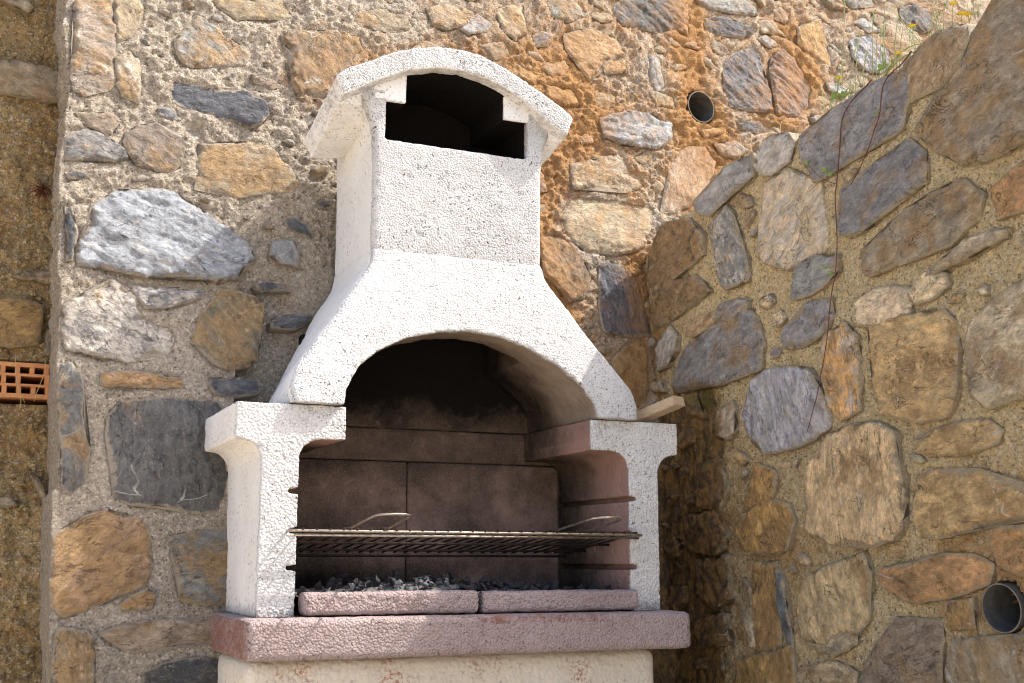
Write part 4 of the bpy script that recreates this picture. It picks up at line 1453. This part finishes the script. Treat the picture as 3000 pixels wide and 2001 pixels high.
# ------------------------------------------------------------------ weep pipes
def pipe(loc, axis, r, length, label):
    t = empty("drain_pipe", loc)
    tag(t, label, "pipe")
    ax = Vector(axis).normalized()
    a = ax.orthogonal().normalized()
    b = ax.cross(a)
    n = 40
    V, F = [], []
    rings = [(r, .002), (r, -length), (r - .003, -length), (r - .003, .002)]
    for rr, dd in rings:
        for k in range(n):
            c = 2 * math.pi * k / n
            V.append(Vector(loc) + ax * dd + (a * math.cos(c) + b * math.sin(c)) * rr)
    for j in (0, 2):
        for k in range(n):
            l = (k + 1) % n
            F.append((j * n + k, j * n + l, (j + 1) * n + l, (j + 1) * n + k))
    link("tube", mesh_from("tube", V, F), M_PIPE, t)
    V, F = [], []
    for k in range(n):
        c = 2 * math.pi * k / n
        V.append(Vector(loc) - ax * (length - .004) + (a * math.cos(c) + b * math.sin(c)) * (r - .0032))
    link("shade_disc", mesh_from("shade_disc", V, [tuple(range(n))]), M_DARK, t)  # dark disc added so the far end of the bore looks unlit
    V, F = [], []
    for rr, dd in ((r + .0004, .0022), (r + .0004, .004), (r - .0028, .004), (r - .0028, .0022)):
        for k in range(n):
            c = 2 * math.pi * k / n
            V.append(Vector(loc) + ax * dd + (a * math.cos(c) + b * math.sin(c)) * rr)
    for j in range(4):
        for k in range(n):
            l = (k + 1) % n
            i = (j + 1) % 4
            F.append((j * n + k, j * n + l, i * n + l, i * n + k))
    link("rim", mesh_from("rim", V, F), M_PIPE_RIM, t)
    return t


n = back.n
pipe((1.122 + n[0] * .003, .7796 + n[1] * .003, 1.677), n + np.array([0, 0, -.1]), .0565, .30, "grey drain pipe mouth set in the rust-stained stone wall right of the chimney")
pipe((.825, -.737, .029), (-1, -.05, -.06), .0500, .30, "dark drain pipe mouth low in the shaded side wall above grey stones")

# ------------------------------------------------------------------ hollow clay brick in the bank
brick = empty("hollow_brick", (-1.07, .86, .546))
tag(brick, "orange hollow clay brick with square holes bedded in the earth bank", "brick")
BX0, BX1, BZ0, BZ1, BY0, BY1 = -1.235, -.900, .545, .638, .775, .93
bm = bmesh.new()
zr = [(BZ0, BZ0 + .011), (BZ0 + .0305, BZ0 + .037), (BZ0 + .0575, BZ0 + .064), (BZ1 - .011, BZ1)]
for a, b in zr:
    box_bm(BX0, BX1, BY0, BY1, a, b, bm)
pitch = .0355
for row in range(3):
    z0, z1 = zr[row][1], zr[row + 1][0]
    for k in range(11):
        if row == 1 and k % 4 == 3: continue
        x = BX0 + .006 + k * pitch - row * .003
        if x + .012 > BX1: continue
        box_bm(x, x + .012, BY0 + .0015, BY1 - .002, z0, z1, bm)
m = bm_mesh(bm, "webs")
link("webs", m, M_CLAY, brick)
bm = box_bm(BX0, BX1, BY1 + .001, BY1 + .012, BZ0, BZ1)
link("back_face", bm_mesh(bm, "back_face"), M_CLAY, brick)
rs = random.Random(9)
SLAB = ["dry straw hanging straight down the brick's long slot column, second nearest the wall", "dry straw nearest the stone wall edge, slanting over the hollow brick", "dry straw slanting across the left holes of the hollow brick",
        "short dry straw below the hollow brick's left corner, on the earth", "thin straw across the middle of the hollow brick's lower holes"]
for k, (x, z, l, a) in enumerate(((-.952, .655, .12, -.10), (-.934, .655, .11, .15), (-1.03, .66, .13, .25), (-1.045, .55, .07, -.5), (-1.01, .60, .09, .02))):
    pts = [(x + a * l * t + .006 * math.sin(5 * t + k), .760 - .012 * math.sin(3 * t), z - l * t) for t in np.linspace(0, 1, 7)]
    V, F = tube(pts, .0009, 5)
    o = link("straw", mesh_from("straw", V, F), M_STRAW)
    tag(o, SLAB[k], "straw", "dry straws on the earth bank")

# tuft of dead roots in the bank
V, F = [], []
for k in range(90):
    a = rs.uniform(0, 6.28); r = rs.uniform(.01, .034)
    p0 = Vector((-.988 + rs.uniform(-.01, .01), .775, 1.112 + rs.uniform(-.01, .01)))
    p2 = p0 + Vector((math.cos(a) * r, -rs.uniform(.005, .025), math.sin(a) * r * .9 - .008))
    tube([p0, (p0 + p2) / 2 + Vector((rs.uniform(-.004, .004), -.006, rs.uniform(0, .006))), p2], .0009, 4, V, F)
tag(link("root_tuft", mesh_from("root_tuft", V, F), M_DRY), "tuft of dead reddish roots growing out of the earth bank", "roots")


# ------------------------------------------------------------------ plants on the side wall
def leaflet(V, F, p, d, w, l, up):
    d = Vector(d).normalized()
    s = d.cross(Vector(up)).normalized()
    n = s.cross(d)
    off = len(V)
    prof = ((0, .08), (.25, .8), (.5, 1.0), (.75, .75), (1, .05))
    for t, k in prof:
        c = Vector(p) + d * l * t - n * (l * .25 * t * t)
        V += [c - s * w * k + n * w * .35 * k, c, c + s * w * k + n * w * .35 * k]
    for i in range(len(prof) - 1):
        for j in (0, 1):
            a = off + i * 3 + j
            F.append((a, a + 1, a + 4, a + 3))


def vine(label, main, twigs, leaves):
    t = empty("vine", (.83, main[0][0], main[0][1]))
    tag(t, label, "vine")
    for P, r in [(main, .0018)] + [(tw, .0011) for tw in twigs]:
        P = np.array(P)
        k = np.linspace(0, len(P) - 1, len(P) * 3)
        y = np.interp(k, range(len(P)), P[:, 0]); z = np.interp(k, range(len(P)), P[:, 1])
        y = np.convolve(np.r_[y[0], y, y[-1]], [.25, .5, .25], 'valid'); z = np.convolve(np.r_[z[0], z, z[-1]], [.25, .5, .25], 'valid')
        x = .802 + .004 * np.sin(k * 1.7)
        V, F = tube(list(zip(x, y, z)), list(np.linspace(r, r * .55, len(x))), 6)
        link("stem", mesh_from("stem", V, F), M_STEM, t)
    for (y, z, size) in leaves:
        V, F = [], []
        for a in (-1.2, -.4, .4, 1.2):
            leaflet(V, F, (.798, y, z), (-.35, -math.sin(a), math.cos(a) * .6), size * .2, size * .75, (-1, 0, .4))
        link("leaf", mesh_from("leaf", V, F), M_LEAF, t)
    return t


pp = lambda s: [tuple(q) for q in parse(s)]
vine("long red vine stem hanging down the side wall past the tall orange stone",
     pp('-468,1262 -423,1250 -394,1236 -358,1207 -338,1174 -328,1122 -322,1041 -311,1009 -304,952 -304,872 -299,807 -272,755 -248,671 -230,597 -210,524 -174,478 -149,438'),
     [pp('-322,1040 -288,1055 -253,1079 -213,1125'), pp('-372,1216 -348,1238 -332,1260 -327,1282')],
     [(-.339, 1.258, .030), (-.375, 1.250, .028), (-.213, 1.125, .016), (-.284, 1.084, .022), (-.306, 1.067, .018), (-.266, .838, .014), (-.288, .819, .018)])
vine("short red vine stem draped over the large blue-grey coping stone",
     pp('-605,1280 -563,1262 -532,1252 -504,1229 -483,1168 -459,1138 -444,1093 -414,1060 -361,1024'), [], [(-.512, 1.268, .028), (-.483, 1.168, .014)])

FLOW = ['-275,1343 -268,1323 -268,1285', '-547,1371 -549,1338 -561,1280', '-681,1369 -675,1345 -674,1290', '-721,1325 -723,1317 -725,1290',
        '-496,1323 -489,1308 -482,1265', '-585,1312 -590,1306 -594,1275', '-704,1335 -703,1326 -701,1285']
FLAB = ["yellow flower nearest the chimney on the side wall's sloping top", "largest yellow flower, on a tall stem amid grass above the wall top", "tall yellow flower at the upper end of the wall top",
        "tiny bright yellow flower beside the highest coping stone", "half-closed yellow flower over the broad green blade", "low yellow flower touching the white-streaked coping stone", "short yellow bud below the tall upper flower"]
for s, lab in zip(FLOW, FLAB):
    P = pp(s)
    t = empty("wild_flower", (.86, P[-1][0], P[-1][1]))
    tag(t, lab, "flower", "yellow wild flowers on the side wall")
    V, F = tube([(.86, y, z) for y, z in P], .0010, 5)
    link("stem", mesh_from("stem", V, F), M_GRASS, t)
    V, F = [], []
    y, z = P[0]
    for k in range(5):
        a = 2 * math.pi * k / 5 + y * 9
        leaflet(V, F, (.86, y, z), (math.cos(a), math.sin(a), .55), .0042, .013, (0, 0, 1))
    link("petals", mesh_from("petals", V, F), M_PETAL, t)

GRASS = ['-424,1497 -488,1413 -564,1317', '-477,1414 -511,1369 -537,1299', '-158,1417 -248,1351 -328,1276', '-152,1387 -175,1344 -200,1260', '-418,1500 -423,1425 -428,1320', '-378,1493 -382,1442 -378,1280', '-264,1568 -277,1499 -253,1260', '-319,1460 -317,1387 -310,1260', '-299,1431 -305,1383 -275,1260', '-337,1342 -343,1311 -339,1260', '-583,1427 -595,1387 -620,1310', '-622,1410 -624,1375 -625,1310', '-691,1379 -699,1361 -706,1320', '-734,1360 -734,1353 -732,1320', '-569,1323 -493,1341 -414,1292', '-543,1320 -475,1324 -408,1285', '219,1331 190,1303 161,1255', '25,1336 12,1304 0,1257', '-477,1474 -465,1399 -453,1290', '-211,1352 -212,1326 -207,1265', '-586,1402 -583,1362 -590,1300']
V, F = [], []
rs = random.Random(4)
for i, s in enumerate(GRASS):
    P = pp(s)[::-1]
    for dup in range(1 if i in (0, 1, 2, 14, 15) else 3):
        j = rs.uniform(-.02, .02) * (dup > 0); sc = 1 if dup == 0 else rs.uniform(.5, .95)
        x0 = .88 + rs.uniform(-.03, .12) * (dup > 0)
        pts = []
        for tt in np.linspace(0, 1, 8):
            a = (1 - tt) ** 2; b = 2 * tt * (1 - tt); c = tt * tt
            ctrl = (2 * P[1][0] - .5 * P[0][0] - .5 * P[2][0], 2 * P[1][1] - .5 * P[0][1] - .5 * P[2][1])
            y = a * P[0][0] + b * ctrl[0] + c * P[2][0]; z = a * P[0][1] + b * ctrl[1] + c * P[2][1]
            pts.append((x0 + .02 * tt * tt, P[0][0] + (y - P[0][0]) * sc + j, P[0][1] + (z - P[0][1]) * sc))
        w = .0030 if i in (14, 15) else .0015
        tube(pts, list(np.linspace(w, w * .35, 8)), 4, V, F)
        if i in (5, 6, 7, 8, 11) and dup < 2:             # seed heads
            for q in range(14):
                p = Vector(pts[-1]).lerp(Vector(pts[4]), q / 14)
                a = rs.uniform(0, 6.28)
                tube([p, p + Vector((math.cos(a) * .004, math.sin(a) * .004, .007))], [.0011, .0004], 4, V, F)
tag(link("grass", mesh_from("grass", V, F), M_GRASS), "sparse tall green grass along the top of the side wall", "grass", kind="stuff")
